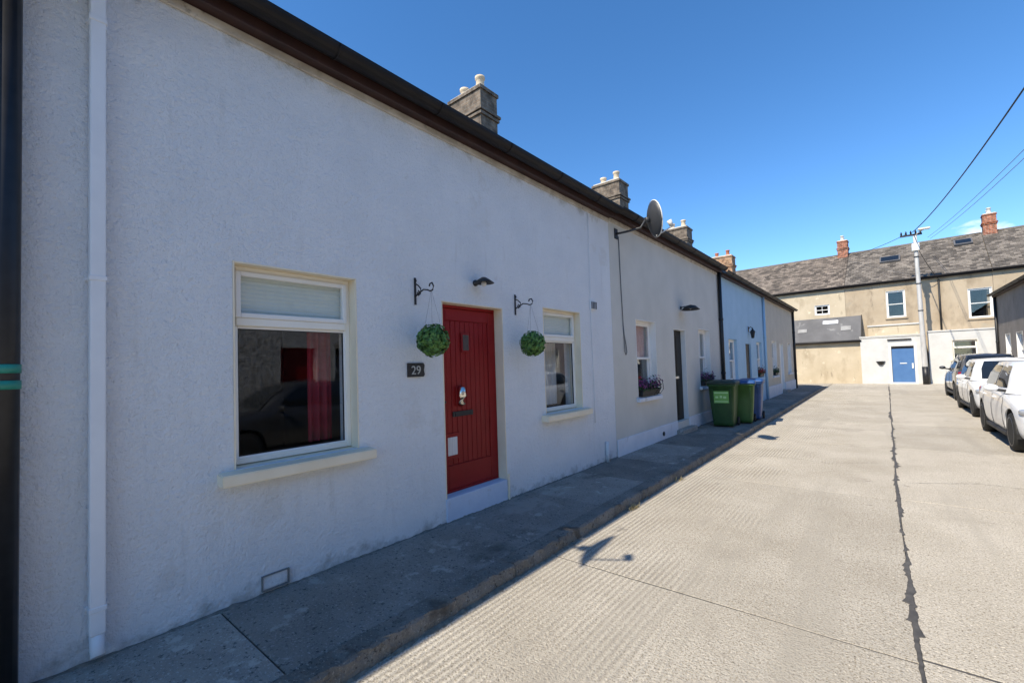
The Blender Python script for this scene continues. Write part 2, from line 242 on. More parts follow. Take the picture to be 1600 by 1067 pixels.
# ------------------------------------------------------------------ mesh helpers
def box(bm, x0, x1, y0, y1, z0, z1, bev=0, seg=1):
    vs = [bm.verts.new((x, y, z)) for x in (x0, x1) for y in (y0, y1) for z in (z0, z1)]
    fs = [bm.faces.new([vs[i] for i in q]) for q in ((0, 1, 3, 2), (4, 6, 7, 5), (0, 4, 5, 1), (2, 3, 7, 6), (0, 2, 6, 4), (1, 5, 7, 3))]
    if bev:
        es = {e for f in fs for e in f.edges}
        bmesh.ops.bevel(bm, geom=list(es), offset=bev, segments=seg, affect='EDGES', profile=.5)
    return bm
def B(*a, **k): return box(bmesh.new(), *a, **k)
def poly(bm, pts): return bm.faces.new([bm.verts.new(p) for p in pts])
def prism(bm, pts, d):
    """closed prism: polygon pts extruded by vector d"""
    d = Vector(d); a = [bm.verts.new(p) for p in pts]; b = [bm.verts.new(Vector(p)+d) for p in pts]; n = len(pts)
    bm.faces.new(a[::-1]); bm.faces.new(b)
    for i in range(n): bm.faces.new((a[i], a[(i+1) % n], b[(i+1) % n], b[i]))
    bmesh.ops.recalc_face_normals(bm, faces=bm.faces[:]); return bm
def tube(bm, pts, r, n=8, cap=True):
    pts = [Vector(p) for p in pts]; rs = r if isinstance(r, (list, tuple)) else [r]*len(pts); rings = []
    ref = Vector((0, 0, 1))
    for i, p in enumerate(pts):
        d = (pts[min(i+1, len(pts)-1)]-pts[max(i-1, 0)]).normalized()
        a = ref if abs(d.dot(ref)) < .95 else Vector((1, 0, 0))
        u = d.cross(a).normalized(); v = d.cross(u).normalized()
        rings.append([bm.verts.new(p+(u*math.cos(2*PI*k/n)+v*math.sin(2*PI*k/n))*rs[i]) for k in range(n)])
    for a, b in zip(rings, rings[1:]):
        for k in range(n): f = bm.faces.new((a[k], a[(k+1) % n], b[(k+1) % n], b[k])); f.smooth = True
    if cap: bm.faces.new(rings[0]); bm.faces.new(rings[-1][::-1])
    return bm
def lathe(bm, prof, axis_o=(0, 0, 0), n=20, ax='Z', smooth=True):
    """prof: list of (radius, height)"""
    o = Vector(axis_o); rings = []
    for r, h in prof:
        ring = []
        for k in range(n):
            c, s = math.cos(2*PI*k/n)*r, math.sin(2*PI*k/n)*r
            v = {'Z': (c, s, h), 'X': (h, c, s), 'Y': (c, h, s)}[ax]
            ring.append(bm.verts.new(o+Vector(v)))
        rings.append(ring)
    for a, b in zip(rings, rings[1:]):
        for k in range(n): f = bm.faces.new((a[k], a[(k+1) % n], b[(k+1) % n], b[k])); f.smooth = smooth
    bm.faces.new(rings[0]); bm.faces.new(rings[-1])
    return bm
def obj(name, bm, m, parent=None, smooth=False, **props):
    bmesh.ops.recalc_face_normals(bm, faces=bm.faces[:])
    me = bpy.data.meshes.new(name); bm.to_mesh(me); bm.free(); me.materials.append(m)
    if smooth:
        for f in me.polygons: f.use_smooth = True
    o = bpy.data.objects.new(name, me); COL.objects.link(o)
    if parent is not None: o.parent = parent
    for k, v in props.items(): o[k] = v
    return o
def thing(name, label, cat, loc=(0, 0, 0), rz=0, group=None):
    o = bpy.data.objects.new(name, None); COL.objects.link(o); o.empty_display_size = .2
    o.location = loc; o.rotation_euler = (0, 0, rz); o['label'] = label; o['category'] = cat
    if group: o['group'] = group
    return o
def shared(name, src, parent, loc=(0, 0, 0)):
    o = src.copy(); o.name = name; COL.objects.link(o); o.parent = parent; o.location = loc; return o
def copy_tree(o, parent=None):
    c = o.copy(); COL.objects.link(c); c.parent = parent
    for ch in o.children: copy_tree(ch, c)
    return c
def structure(name, loc=(0, 0, 0)):
    o = bpy.data.objects.new(name, None); COL.objects.link(o); o.location = loc; o['kind'] = 'structure'; return o

# ------------------------------------------------------------------ ground, road, footpaths
g = bmesh.new(); poly(g, [(-300, -300, -.06), (300, -300, -.06), (300, 300, -.06), (-300, 300, -.06)])
obj('ground', g, M_ground, kind='structure')
road = structure('road')
def xc(y): return .10 + (max(0, y-7)/23*.26)
YB = [-7.3, -3.8, -.3, 3.2, 6.66, 10.35, 13.9, 17.4, 20.9, 24.4, 27.9, 31.4, 34.75]
def slab(x0a, x0b, x1a, x1b, y0, y1):
    bm = bmesh.new(); j = .008
    n = 10
    lo = [(x0a+(x1a-x0a)*i/n + 0, y0+j+rnd.uniform(-.004, .004)) for i in range(n+1)]
    hi = [(x0b+(x1b-x0b)*i/n + 0, y1-j+rnd.uniform(-.004, .004)) for i in range(n+1)]
    prism(bm, [(x, y, -.055) for x, y in lo]+[(x, y, -.055) for x, y in hi[::-1]], (0, 0, .055+rnd.uniform(-.0025, .0025)))
    top = [e for e in bm.edges if all(v.co.z > -.02 for v in e.verts) and e.is_manifold and any(abs(f.normal.z) < .5 for f in e.link_faces)]
    bmesh.ops.bevel(bm, geom=top, offset=.003, segments=1, affect='EDGES')
    obj('concrete_slab', bm, M_conc, road)
for a, b in zip(YB, YB[1:]):
    slab(-2.25, -2.25, xc(a)-.004, xc(b)-.004, a, b)
    slab(xc(a)+.004, xc(b)+.004, 3.42, 3.42, a+.06, b+.06)
for y_ in YB[1:-1]:
    obj('joint_sealant', B(-2.249, xc(y_)-.006, y_-.0075, y_+.0075, -.05, -.003), M_tar, road); obj('joint_sealant', B(xc(y_)+.006, 3.41, y_+.0525, y_+.0675, -.05, -.003), M_tar, road)
for k in range(3):                                   # the side arm of the street past the terrace end
    slab(-2.262-3.4*(k+1), -2.262-3.4*(k+1), -2.262-3.4*k-.012, -2.262-3.4*k-.012, 30.6, 34.75)
    slab(3.432+3.2*k, 3.432+3.2*k, 3.42+3.2*(k+1), 3.42+3.2*(k+1), 30.6, 34.75)
# bitumen seam poured along the centre joint
bm = bmesh.new(); y = 1.2; top = []; r2 = random.Random(3)
wid = lambda y: .028 + .016*math.sin(y*2.1)+.018*max(0, math.sin(y*.9+1))
bl_l = bl_r = 0
while y < 31:
    base = wid(y)*(.34 if y > 14 else .37)
    bl_l = bl_l*.72 + (r2.uniform(.012, .034) if r2.random() < .09 else 0); bl_r = bl_r*.72 + (r2.uniform(.012, .034) if r2.random() < .09 else 0)
    top.append((xc(y)+.006*math.sin(y*3)+r2.uniform(-.003, .003), y, base*r2.uniform(.7, 1.0)+bl_l, base*r2.uniform(.7, 1.0)+bl_r)); y += r2.uniform(.015, .04) if y < 14 else .12
vs = [[bm.verts.new(p) for p in ((c-l, y, .0035), (c-l*.6, y, .0075), (c+r*.6, y, .0075), (c+r, y, .0035))] for c, y, l, r in top]
for a, b in zip(vs, vs[1:]):
    for k in range(3): bm.faces.new((a[k], a[k+1], b[k+1], b[k]))
obj('tar_seam', bm, M_tar, road)

def crack(pts, wdt, seed):
    r_ = random.Random(seed); bm = bmesh.new(); P = []
    for (xa, ya), (xb, yb) in zip(pts, pts[1:]):
        k = max(2, int(math.hypot(xb-xa, yb-ya)/.05))
        for i in range(k): P.append(Vector((xa+(xb-xa)*i/k+r_.uniform(-.012, .012), ya+(yb-ya)*i/k+r_.uniform(-.012, .012), .0042)))
    nrm = Vector((-(pts[-1][1]-pts[0][1]), pts[-1][0]-pts[0][0], 0)).normalized(); V = []
    for i, p in enumerate(P):
        w_ = wdt*r_.uniform(.25, 1)*min(1, i/4+.1, (len(P)-1-i)/4+.1); V.append((bm.verts.new(p-nrm*w_), bm.verts.new(p+nrm*w_)))
    for a, b in zip(V, V[1:]): bm.faces.new((a[0], a[1], b[1], b[0]))
    obj('hairline_crack', bm, M_tar, road)
crack([(.2, 7.6), (.9, 8.0), (1.6, 7.9), (2.4, 8.3)], .006, 2)
crack([(-2.2, 8.3), (-1.4, 8.6), (-.7, 8.45), (.08, 8.9)], .005, 3); crack([(-1.9, 13.0), (-1.0, 12.5), (0.1, 12.7), (1.4, 12.3)], .007, 5)
PZ = .102
path = structure('footpath')
PB = [-6.3, -3.2, -.9, 1.02, 4.35, 5.55, 6.75, 8.3, 9.9, 11.8, 13.4, 15.6, 17.8, 19.6, 22, 24.5, 27.3]
tint = [0, 1, 3, 0, 1, 2, 1, 2, 0, 2, 0, 2, 0, 2, 0, 2]
for i, (a, b) in enumerate(zip(PB, PB[1:])):
    obj('paving_bay', B(-3.43, -2.425, a+.004, b-.004, -.05, PZ+rnd.uniform(-.003, .003), bev=.005), M_pave[tint[i]], path)
obj('paving_bay', B(-12, -2.425, 27.304, 28.6, -.05, PZ, bev=.005), M_pave[2], path)
bm = prism(bmesh.new(), [(-12, 28.604, -.05), (-2.425, 28.604, -.05), (-2.75, 30.0, -.05), (-3.3, 30.42, -.05), (-12, 30.42, -.05)], (0, 0, .05+PZ)); obj('paving_bay', bm, M_pave[2], path)
kerb = structure('kerb'); y = -6.3
rk = random.Random(5)
while y < 28.5:
    l = min(rk.uniform(1.5, 2.1), 28.6-y)
    bm = bmesh.new(); n = max(2, int(l/.06)); pr = [(-2.42, -.05), (-2.42, PZ+.001), (-2.335, PZ+.003), (-2.275, PZ+.003), (-2.262, PZ-.010), (-2.254, .03), (-2.25, -.05)]
    rings = []
    for i in range(n+1):
        yy = y+.005+(l-.01)*i/n; rings.append([bm.verts.new((px+(rk.uniform(-.010, .008) if px > -2.4 else 0), yy, pz+(rk.uniform(-.009, .005) if pz > 0 and px > -2.4 else 0))) for px, pz in pr])
    for a, b in zip(rings, rings[1:]):
        for k in range(len(pr)): bm.faces.new((a[k], a[(k+1) % 7], b[(k+1) % 7], b[k]))
    bm.faces.new(rings[0]); bm.faces.new(rings[-1])
    obj('kerb_stone', bm, M_kerb, kerb); y += l
def kerb_run(pts):
    for (xa, ya), (xb, yb) in zip(pts, pts[1:]):
        d = Vector((xb-xa, yb-ya, 0)); nrm = Vector((d.y, -d.x, 0)).normalized(); dn = d.normalized()
        a = Vector((xa, ya, 0))+dn*.004; e = Vector((xb, yb, 0))-dn*.004
        bm = prism(bmesh.new(), [a+Vector((0, 0, -.05)), a+Vector((0, 0, PZ+.004)), a+nrm*.13+Vector((0, 0, PZ)), a+nrm*.165+Vector((0, 0, PZ-.03)), a+nrm*.17+Vector((0, 0, -.05))], e-a)
        obj('kerb_stone', bm, M_kerb, kerb)
kerb_run([(-2.42, 28.61), (-2.6, 29.5), (-2.78, 30.05), (-3.3, 30.44), (-5.5, 30.44), (-8, 30.44), (-11, 30.44)])
fp2 = structure('far_footpath')
for k in range(8): obj('paving_bay', B(-10+2.4*k, -7.606+2.4*k, 34.76, 35.02, -.05, .07, bev=.006), M_pave[3], fp2)
fp3 = structure('opposite_footpath')
for k in range(11): obj('paving_bay', B(3.43, 4.2, -7+3.3*k, -3.706+3.3*k, -.05, PZ, bev=.006), M_pave[1], fp3)

M_grit = mat('mossy_grit', (.13, .13, .115), (.21, .205, .185), 30, 5, .95, bumps=((80, .8, .01),))
M_sand = mat('channel_grit', (.15, .13, .10), (.27, .24, .185), 25, 5, .95, bumps=((90, .8, .01),))
def grit(name, x0, sx, z0, ya, yb, hmax, wmax, m, par, seed, thr):
    """ragged wedge of dirt lying against a foot line"""
    r_ = random.Random(seed); bm = bmesh.new(); y = ya; P = []; lv = 0
    while y < yb:
        lv = .8*lv+.2*r_.uniform(-.3, 1.0); k = max(.06, lv-thr)
        P.append([bm.verts.new(q) for q in ((x0, y, z0-.01), (x0, y, z0+hmax*k*r_.uniform(.6, 1.2)), (x0+sx*wmax*k*r_.uniform(.3, .6), y, z0+hmax*.45*k), (x0+sx*wmax*k*r_.uniform(.8, 1.3), y, z0-.004))]); y += r_.uniform(.015, .04)
    for a, b in zip(P, P[1:]):
        for q in range(3): bm.faces.new((a[q], a[q+1], b[q+1], b[q]))
    obj(name, bm, m, par)
grit('wall_foot_grit', -3.397, 1, PZ, -1.5, 13.3, .03, .06, M_grit, path, 2, .0)
grit('channel_grit', -2.253, 1, .001, .2, 16, .03, .12, M_sand, kerb, 4, .10)
# ------------------------------------------------------------------ cottages (local: facade on x=0 facing +x, y along the street, z up from the footpath)
def wall_mesh(Ln, H, T, ops, z0=-.12):
    bm = bmesh.new()
    ys = sorted({0, Ln, *[o[0] for o in ops], *[o[1] for o in ops]}); zs = sorted({z0, H, *[o[2] for o in ops], *[o[3] for o in ops]})
    V = {}
    def v(x, y, z):
        k = (round(x, 4), round(y, 4), round(z, 4))
        if k not in V: V[k] = bm.verts.new((x, y, z))
        return V[k]
    solid = lambda y, z: not any(o[0] < y < o[1] and o[2] < z < o[3] for o in ops)
    ny, nz_ = len(ys)-1, len(zs)-1
    G = [[solid((ys[i]+ys[i+1])/2, (zs[j]+zs[j+1])/2) for j in range(nz_)] for i in range(ny)]
    at = lambda i, j: 0 <= i < ny and 0 <= j < nz_ and G[i][j]
    for i in range(ny):
        for j in range(nz_):
            if not G[i][j]: continue
            a, b, c, d = ys[i], ys[i+1], zs[j], zs[j+1]
            bm.faces.new((v(0, a, c), v(0, b, c), v(0, b, d), v(0, a, d))); bm.faces.new((v(-T, a, c), v(-T, a, d), v(-T, b, d), v(-T, b, c)))
            if not at(i-1, j): bm.faces.new((v(0, a, c), v(0, a, d), v(-T, a, d), v(-T, a, c)))
            if not at(i+1, j): bm.faces.new((v(0, b, c), v(-T, b, c), v(-T, b, d), v(0, b, d)))
            if not at(i, j-1): bm.faces.new((v(0, a, c), v(-T, a, c), v(-T, b, c), v(0, b, c)))
            if not at(i, j+1): bm.faces.new((v(0, a, d), v(0, b, d), v(-T, b, d), v(-T, a, d)))
    return bm
def frame_bm(x0, x1, y0, y1, z0, z1, w, bev=.004):
    """four mitred-looking bars round an opening"""
    bm = bmesh.new()
    box(bm, x0, x1, y0, y0+w, z0, z1, bev); box(bm, x0, x1, y1-w, y1, z0, z1, bev)
    box(bm, x0+.001, x1-.001, y0+w, y1-w, z0, z0+w, bev); box(bm, x0+.001, x1-.001, y0+w, y1-w, z1-w, z1, bev); return bm
def sill(h, y0, y1, z1, th=.09, out=.11, over=.1, m=None, par=None):
    bm = prism(bmesh.new(), [(-.2, y0-over, z1-th), (out, y0-over, z1-th), (out, y0-over, z1-.014), (-.2, y0-over, z1+.012)], (0, y1-y0+2*over, 0))
    bmesh.ops.bevel(bm, geom=bm.edges[:], offset=.007, segments=2, affect='EDGES'); obj('sill', bm, m or M_cream, par or h)
def lining(h, par, y0, y1, z0, z1, dep, m, bottom=False, t=.012):
    bm = bmesh.new(); e = .003
    box(bm, -dep, e, y0+.001, y0+t, z0+.001, z1-.001); box(bm, -dep, e, y1-t, y1-.001, z0+.001, z1-.001); box(bm, -dep, e-.001, y0+t, y1-t, z1-t, z1-.001)
    obj('reveal', bm, m, par)
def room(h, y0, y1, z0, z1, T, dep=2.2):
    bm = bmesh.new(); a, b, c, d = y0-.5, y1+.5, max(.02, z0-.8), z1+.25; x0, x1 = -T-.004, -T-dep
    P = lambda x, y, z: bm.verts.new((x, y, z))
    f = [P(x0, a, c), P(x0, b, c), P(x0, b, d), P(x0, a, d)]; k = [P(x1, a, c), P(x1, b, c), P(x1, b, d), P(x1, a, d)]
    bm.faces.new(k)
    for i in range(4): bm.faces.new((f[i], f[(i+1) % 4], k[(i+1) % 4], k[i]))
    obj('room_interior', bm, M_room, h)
def pane(par, y0, y1, z0, z1, x, name='pane'):
    obj(name, B(x-.006, x, y0, y1, z0, z1), M_glass, par)
def curtain(par, y0, y1, z0, z1, x, m, name='curtain', waves=5):
    bm = bmesh.new(); n = waves*6; A = []
    for i in range(n+1):
        yy = y0+(y1-y0)*i/n; xx = x+.025*math.sin(i/n*waves*2*PI)
        A.append((bm.verts.new((xx, yy, z0)), bm.verts.new((xx, yy, z1))))
    for p, q in zip(A, A[1:]): bm.faces.new((p[0], q[0], q[1], p[1]))
    obj(name, bm, m, par, smooth=True)
def win_transom(h, y0, y1, z0, z1, T, cur=True):
    """fixed pane below, top-hung vent above"""
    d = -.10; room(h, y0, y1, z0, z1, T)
    w = obj('window', frame_bm(d-.06, d, y0+.012, y1-.012, z0+.012, z1-.012, .038), M_upvcc, h, label='cream white window frame with a narrow top light')
    lining(h, w, y0, y1, z0, z1, .2, M_cream)
    tz = z1-.012-.40
    obj('transom_bar', B(d-.05, d+.012, y0+.051, y1-.051, tz-.03, tz+.03, bev=.006), M_upvcc, w)
    obj('vent_sash', frame_bm(d-.03, d+.02, y0+.046, y1-.046, tz+.03, z1-.048, .034), M_upvc, w)
    obj('glazing_bead', frame_bm(d-.025, d-.006, y0+.048, y1-.048, z0+.048, tz-.03, .018), M_upvc, w)
    obj('gasket', frame_bm(d-.026, d-.012, y0+.0655, y1-.0655, z0+.0655, tz-.047, .006, 0), M_trim, w)
    pane(w, y0+.06, y1-.06, z0+.06, tz-.04, d-.02); pane(w, y0+.075, y1-.075, tz+.055, z1-.08, d-.005)
    bm = bmesh.new(); A = []
    for i in range(25):
        z = tz+(z1-.05-tz)*i/24; xx = d-.040-(.005 if i % 2 else 0); A.append((bm.verts.new((xx, y0+.05, z)), bm.verts.new((xx, y1-.05, z))))
    for p_, q_ in zip(A, A[1:]): bm.faces.new((p_[0], p_[1], q_[1], q_[0]))
    if cur: obj('blind', bm, M_blind, w)
    else: bm.free()
    sill(h, y0, y1, z0, par=w)
    return w
def win_sash(h, y0, y1, z0, z1, T, m=None, cur=None, rev=None, dep=.11, bars=False, silm=None, sillon=True):
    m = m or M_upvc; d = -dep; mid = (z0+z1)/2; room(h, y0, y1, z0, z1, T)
    w = obj('window', frame_bm(d-.07, d, y0+.012, y1-.012, z0+.012, z1-.012, .05), m, h)
    lining(h, w, y0, y1, z0, z1, dep+.05, rev or M_upvc)
    us = obj('upper_sash', frame_bm(d-.035, d-.004, y0+.06, y1-.06, mid-.02, z1-.06, .04), m, w)
    ls = obj('lower_sash', frame_bm(d-.066, d-.037, y0+.06, y1-.06, z0+.06, mid+.02, .045), m, w)
    pane(w, y0+.09, y1-.09, mid+.01, z1-.09, d-.018, 'upper_pane'); pane(w, y0+.09, y1-.09, z0+.09, mid-.01, d-.05, 'lower_pane')
    if bars:
        obj('glazing_bar', B(d-.03, d-.006, (y0+y1)/2-.012, (y0+y1)/2+.012, mid+.02, z1-.1), m, w)
        obj('glazing_bar', B(d-.062, d-.04, (y0+y1)/2-.012, (y0+y1)/2+.012, z0+.1, mid-.025), m, w)
    if cur: curtain(w, y0+.06, y1-.06, z0+.05 if cur[1] else mid, z1-.05, d-.11, cur[0])
    if sillon: sill(h, y0, y1, z0, th=.085, out=.07, over=.07, m=silm or M_plinth, par=w)
    return w
def shell(h, Ln, H, depth=6.2, rise=2.2, wallm=None, roofm=None, over=.11, slates=False, skin=.3):
    """gables, back wall and a pitched roof"""
    rx = -depth/2
    for y0 in (.0, Ln-.22):
        bm = prism(bmesh.new(), [(-skin-.002, y0, -.12), (-depth, y0, -.12), (-depth, y0, H), (rx, y0, H+rise-.08), (-skin-.002, y0, H+rise*(skin)/(depth/2)-.05)], (0, .22, 0)); obj('gable_wall', bm, wallm, h)
    obj('back_wall', B(-depth-.25, -depth-.002, 0, Ln, -.12, H), wallm, h)
    r = None
    for s in (1, -1):
        xe = over if s > 0 else -depth-.25-over
        ze = H+.03 - rise*over/(depth/2)*.6
        bm = prism(bmesh.new(), [(xe, .003, ze), (rx, .003, H+rise), (rx, .003, H+rise+.07), (xe, .003, ze+.07)], (0, Ln-.006, 0))
        q = obj('roof', bm, roofm, h)
        if s > 0: r = q
    bm = tube(bmesh.new(), [(rx, .003, H+rise+.05), (rx, Ln-.003, H+rise+.05)], .09, 8); obj('ridge_tiles', bm, M_slate, h)
    if slates:
        bm = bmesh.new(); A = Vector((over+.03, 0, H+.03+.075 - rise*over/(depth/2)*.6)); Bv = Vector((rx, 0, H+rise+.075)); slope = (Bv-A); ln = slope.length; sd_ = slope.normalized(); nn = Vector((-sd_.z, 0, sd_.x)); nn = nn if nn.z > 0 else -nn
        rows = int(ln/.2); rs = random.Random(int(Ln*100)); wdt = .26
        for i in range(rows):
            yy = .003-(wdt/2 if i % 2 else 0)
            while yy < Ln-.01:
                a0, a1 = max(.003, yy+.006), min(Ln-.003, yy+wdt-.006)
                if a1-a0 > .03:
                    p = A+sd_*(i*ln/rows); lift = .012+rs.uniform(0, .012); q0 = p+nn*(lift+.008); q1 = p+sd_*(.27)+nn*.002
                    if i == rows-1: q1 = Bv+nn*.004
                    c = [(q0.x, a0, q0.z), (q0.x, a1, q0.z), (q1.x, a1, q1.z), (q1.x, a0, q1.z)]
                    lo = [(q0.x, a0, q0.z-.014), (q0.x, a1, q0.z-.014)]
                    t = [bm.verts.new(k) for k in c]; l2 = [bm.verts.new(k) for k in lo]
                    bm.faces.new(t); bm.faces.new((l2[0], l2[1], t[1], t[0]))
                yy += wdt
        me = obj('slate_courses', bm, roofm, r, kind='stuff')
    return r
def eaves(h, Ln, H, gm=None, trim=True, y0=0., y1=None):
    y1 = y1 if y1 is not None else Ln
    obj('soffit', B(.004, .105, y0+.003, y1-.003, H-.005, H+.012), M_fascia, h)
    obj('fascia', B(.105, .127, y0+.003, y1-.003, H-.02, H+.16, bev=.003), M_fascia, h)
    bm = bmesh.new(); R = .082; cx, cz = .211, H+.105; pr = [(cx+R*math.cos(a), cz+R*math.sin(a)) for a in [PI+PI*i/10 for i in range(11)]]
    prI = [(cx+(R-.006)*math.cos(a), cz+(R-.006)*math.sin(a)) for a in [2*PI-PI*i/10 for i in range(11)]]
    pts = pr+prI; prism(bm, [(x, y0+.004, z) for x, z in pts], (0, y1-y0-.008, 0)); gt = obj('gutter', bm, gm or M_gutter, h)
    yy = y0+.6
    while yy < y1:
        bm = bmesh.new(); pr2 = [(cx+(R+.004)*math.cos(a), yy, cz+(R+.004)*math.sin(a)) for a in [PI*1.02+PI*.96*i/8 for i in range(9)]]
        tube(bm, pr2, .006, 5); obj('gutter_bracket', bm, gm or M_gutter, gt); yy += 1.05
    if trim: obj('eaves_trim', B(.001, .022, y0+.003, y1-.003, H-.075, H-.007, bev=.006), M_creamtrim, h)
def chimney(h, x0, x1, y0, y1, zb, zt, m, pots=2, potm=None, corbel=True):
    """stack runs x0..x1 (deep) by y0..y1; pots along the long side"""
    bm = box(bmesh.new(), x0, x1, y0, y1, zb, zt)
    if corbel:
        for z, o, t in ((zt-.62, .035, .06), (zt-.54, .06, .05), (zt-.07, .03, .071)): box(bm, x0-o, x1+o, y0-o, y1+o, z, z+t)
    st = obj('chimney_stack', bm, m, h)
    obj('flaunching', prism(bmesh.new(), [(x0+.02, y0+.02, zt+.002), (x1-.02, y0+.02, zt+.002), (x1-.02, y1-.02, zt+.002), (x0+.02, y1-.02, zt+.002)], (0, 0, .05)), M_lead, st)
    obj('flashing', B(x0-.05, x1+.05, y0-.05, y1+.05, zb, zb+.16), M_lead, st)
    for k in range(pots):
        if x1-x0 >= y1-y0: c = (x0+(x1-x0)*(k+.5)/pots, (y0+y1)/2)
        else: c = ((x0+x1)/2, y0+(y1-y0)*(k+.5)/pots)
        hh = .34 if k % 2 else .27
        obj('chimney_pot', lathe(bmesh.new(), [(.10, 0), (.115, .03), (.10, .06), (.085, hh-.07), (.11, hh-.05), (.11, hh), (.075, hh), (.075, hh-.1)], (c[0], c[1], zt+.04), 14), potm or M_pot, st)
    return st
def downpipe(h, x, y, z0, z1, r, m, square=False, collars=(), name='downpipe', bands=None):
    p = obj(name, B(x-r, x+r, y-r, y+r, z0, z1, bev=.008, seg=2) if square else tube(bmesh.new(), [(x, y, z0), (x, y, z1)], r, 14), m, h)
    for z in collars:
        if square:
            o = obj('pipe_collar', B(x-r-.004, x+r+.004, y-r-.004, y+r+.004, z-.014, z+.014, bev=.003), m, p)
            obj('pipe_clip', B(.0, .02, y-r-.012, y+r+.012, z-.008, z+.008), m, p)
        else: obj('pipe_collar', tube(bmesh.new(), [(x, y, z-.03), (x, y, z+.03)], r+.01, 14), m, p)
    return p
XW = -3.40
# ---- the grey-blue cottage in front
L1 = 6.62; Y1 = .13; H1 = 4.0; T = .30
h1 = thing('cottage', 'grey-blue rendered cottage with red door and cream window surrounds, nearest on the left', 'house', (XW, Y1, PZ))
wy = lambda Y: Y-Y1; wz = lambda Z: Z-PZ
W1 = (wy(1.11), wy(2.05), wz(1.005), wz(2.44)); D1 = (wy(3.0), wy(3.95), wz(.335), wz(2.345)); W2 = (wy(4.77), wy(5.72), wz(1.01), wz(2.43))
obj('wall', wall_mesh(L1, H1, T, [W1, D1, W2]), M_wall1, h1)
shell(h1, L1, H1, wallm=M_wall1, roofm=M_slate); eaves(h1, L1, H1)
w = win_transom(h1, *W1, T)
curtain(w, W1[1]-.27, W1[1]-.06, W1[2]+.06, W1[3]-.44, -.34, M_curtred, waves=3)
w = win_transom(h1, *W2, T); curtain(w, W2[0]+.05, W2[1]-.06, W2[2]+.06, W2[3]-.44, -.42, M_net, 'pale_net', 9)  # pale net added behind this glass, standing in for its bright reflections
# red boarded door
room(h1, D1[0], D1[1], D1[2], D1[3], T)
y0, y1, z0, z1 = D1; DX = -.115
obj('door_frame', frame_bm(DX-.06, DX-.006, y0+.012, y1-.012, z0+.004, z1-.012, .035), M_red, h1)
dl = obj('door', B(DX-.052, DX-.012, y0+.05, y1-.05, z0+.042, z1-.05, bev=.003), M_red, h1, label='deep red door of vertical tongued boards')
lining(h1, dl, y0, y1, z0, z1, .2, M_cream)
ly0, ly1, lz0, lz1 = y0+.05, y1-.05, z0+.042, z1-.05
for a, b, c, d in ((ly0+.002, ly0+.095, lz0+.002, lz1-.002), (ly1-.095, ly1-.002, lz0+.002, lz1-.002)): obj('stile', B(DX-.014, DX+.004, a, b, c, d, bev=.004), M_red, dl)
obj('top_rail', B(DX-.0141, DX+.0035, ly0+.097, ly1-.097, lz1-.13, lz1-.002, bev=.004), M_red, dl)
obj('bottom_rail', B(DX-.0141, DX+.0035, ly0+.097, ly1-.097, lz0+.002, lz0+.25, bev=.004), M_red, dl)
nb = 9; bw = (ly1-ly0-.194)/nb; pl0 = None
for k in range(nb):
    a = ly0+.097+k*bw
    obj('plank', B(DX-.013, DX-.004, a+.004, a+bw-.004, lz0+.252, lz1-.132, bev=.0035), M_red, dl)
def at_door(px_y, px_z, wdt, hgt, name, m, th=.012, bev=.003): return obj(name, B(DX-.003, DX+th, wy(px_y)-wdt/2, wy(px_y)+wdt/2, wz(px_z)-hgt/2, wz(px_z)+hgt/2, bev=bev), m, dl)
at_door(3.43, 1.93, .125, .21, 'viewer_frame', M_red, .016); obj('viewer_pane', B(DX-.001, DX+.0175, wy(3.43)-.045, wy(3.43)+.045, wz(1.93)-.085, wz(1.93)+.085), M_carglass, dl)
kn = at_door(3.325, 1.35, .11, .21, 'knocker_plate', M_red, .010)
bm = tube(bmesh.new(), [(DX+.01, wy(3.325), wz(1.44)), (DX+.045, wy(3.325), wz(1.425)), (DX+.05, wy(3.325), wz(1.35)), (DX+.045, wy(3.325), wz(1.275)), (DX+.01, wy(3.325), wz(1.26))], [.030, .038, .042, .038, .030], 10); obj('knocker', bm, M_chrome, dl)
at_door(3.37, 1.16, .30, .055, 'letterbox', M_black, .014); obj('letterbox_flap', B(DX+.012, DX+.02, wy(3.37)-.12, wy(3.37)+.12, wz(1.155)-.015, wz(1.155)+.015), M_trim, dl)
at_door(3.20, .83, .20, .27, 'cat_flap_frame', M_red, .014); obj('cat_flap', B(DX+.005, DX+.018, wy(3.20)-.068, wy(3.20)+.068, wz(.83)-.095, wz(.83)+.095, bev=.004), M_net, dl)
obj('lock', lathe(bmesh.new(), [(.016, 0), (.016, .025), (.008, .03)], (DX, wy(3.10), wz(1.30)), 10, 'X'), M_black, dl)
obj('doorstep', B(-.3, .012, y0-.002, y1-.014, -.03, z0+.006, bev=.004), M_step, h1)
bm = B(.0, .018, D1[1]+.0, D1[1]+.028, -.02, .30, bev=.004); obj('jamb_foot', bm, M_cream, h1)
downpipe(h1, .045, wy(.42), .16, H1+.02, .034, M_pipe1, True, (wz(3.69), wz(2.21), wz(.40)), 'painted_downpipe')
bm = tube(bmesh.new(), [(.045, wy(.42), .17), (.052, wy(.42), .10), (.085, wy(.42), .05)], .032, 10); obj('pipe_shoe', bm, M_pipe1, h1)
downpipe(h1, .03, wy(6.37), -.02, .31, .028, M_wall1, False, (), 'pipe_stub')
bm = tube(bmesh.new(), [(.012, wy(6.04+.012*math.sin(i)), wz(4.08-i*.37)) for i in range(10)], .006, 6); obj('wall_cable', bm, M_pipe1, h1)
bx = obj('vent_grille', B(.002, .03, wy(6.02), wy(6.20), wz(2.50), wz(2.63), bev=.004), M_pipe1, h1)
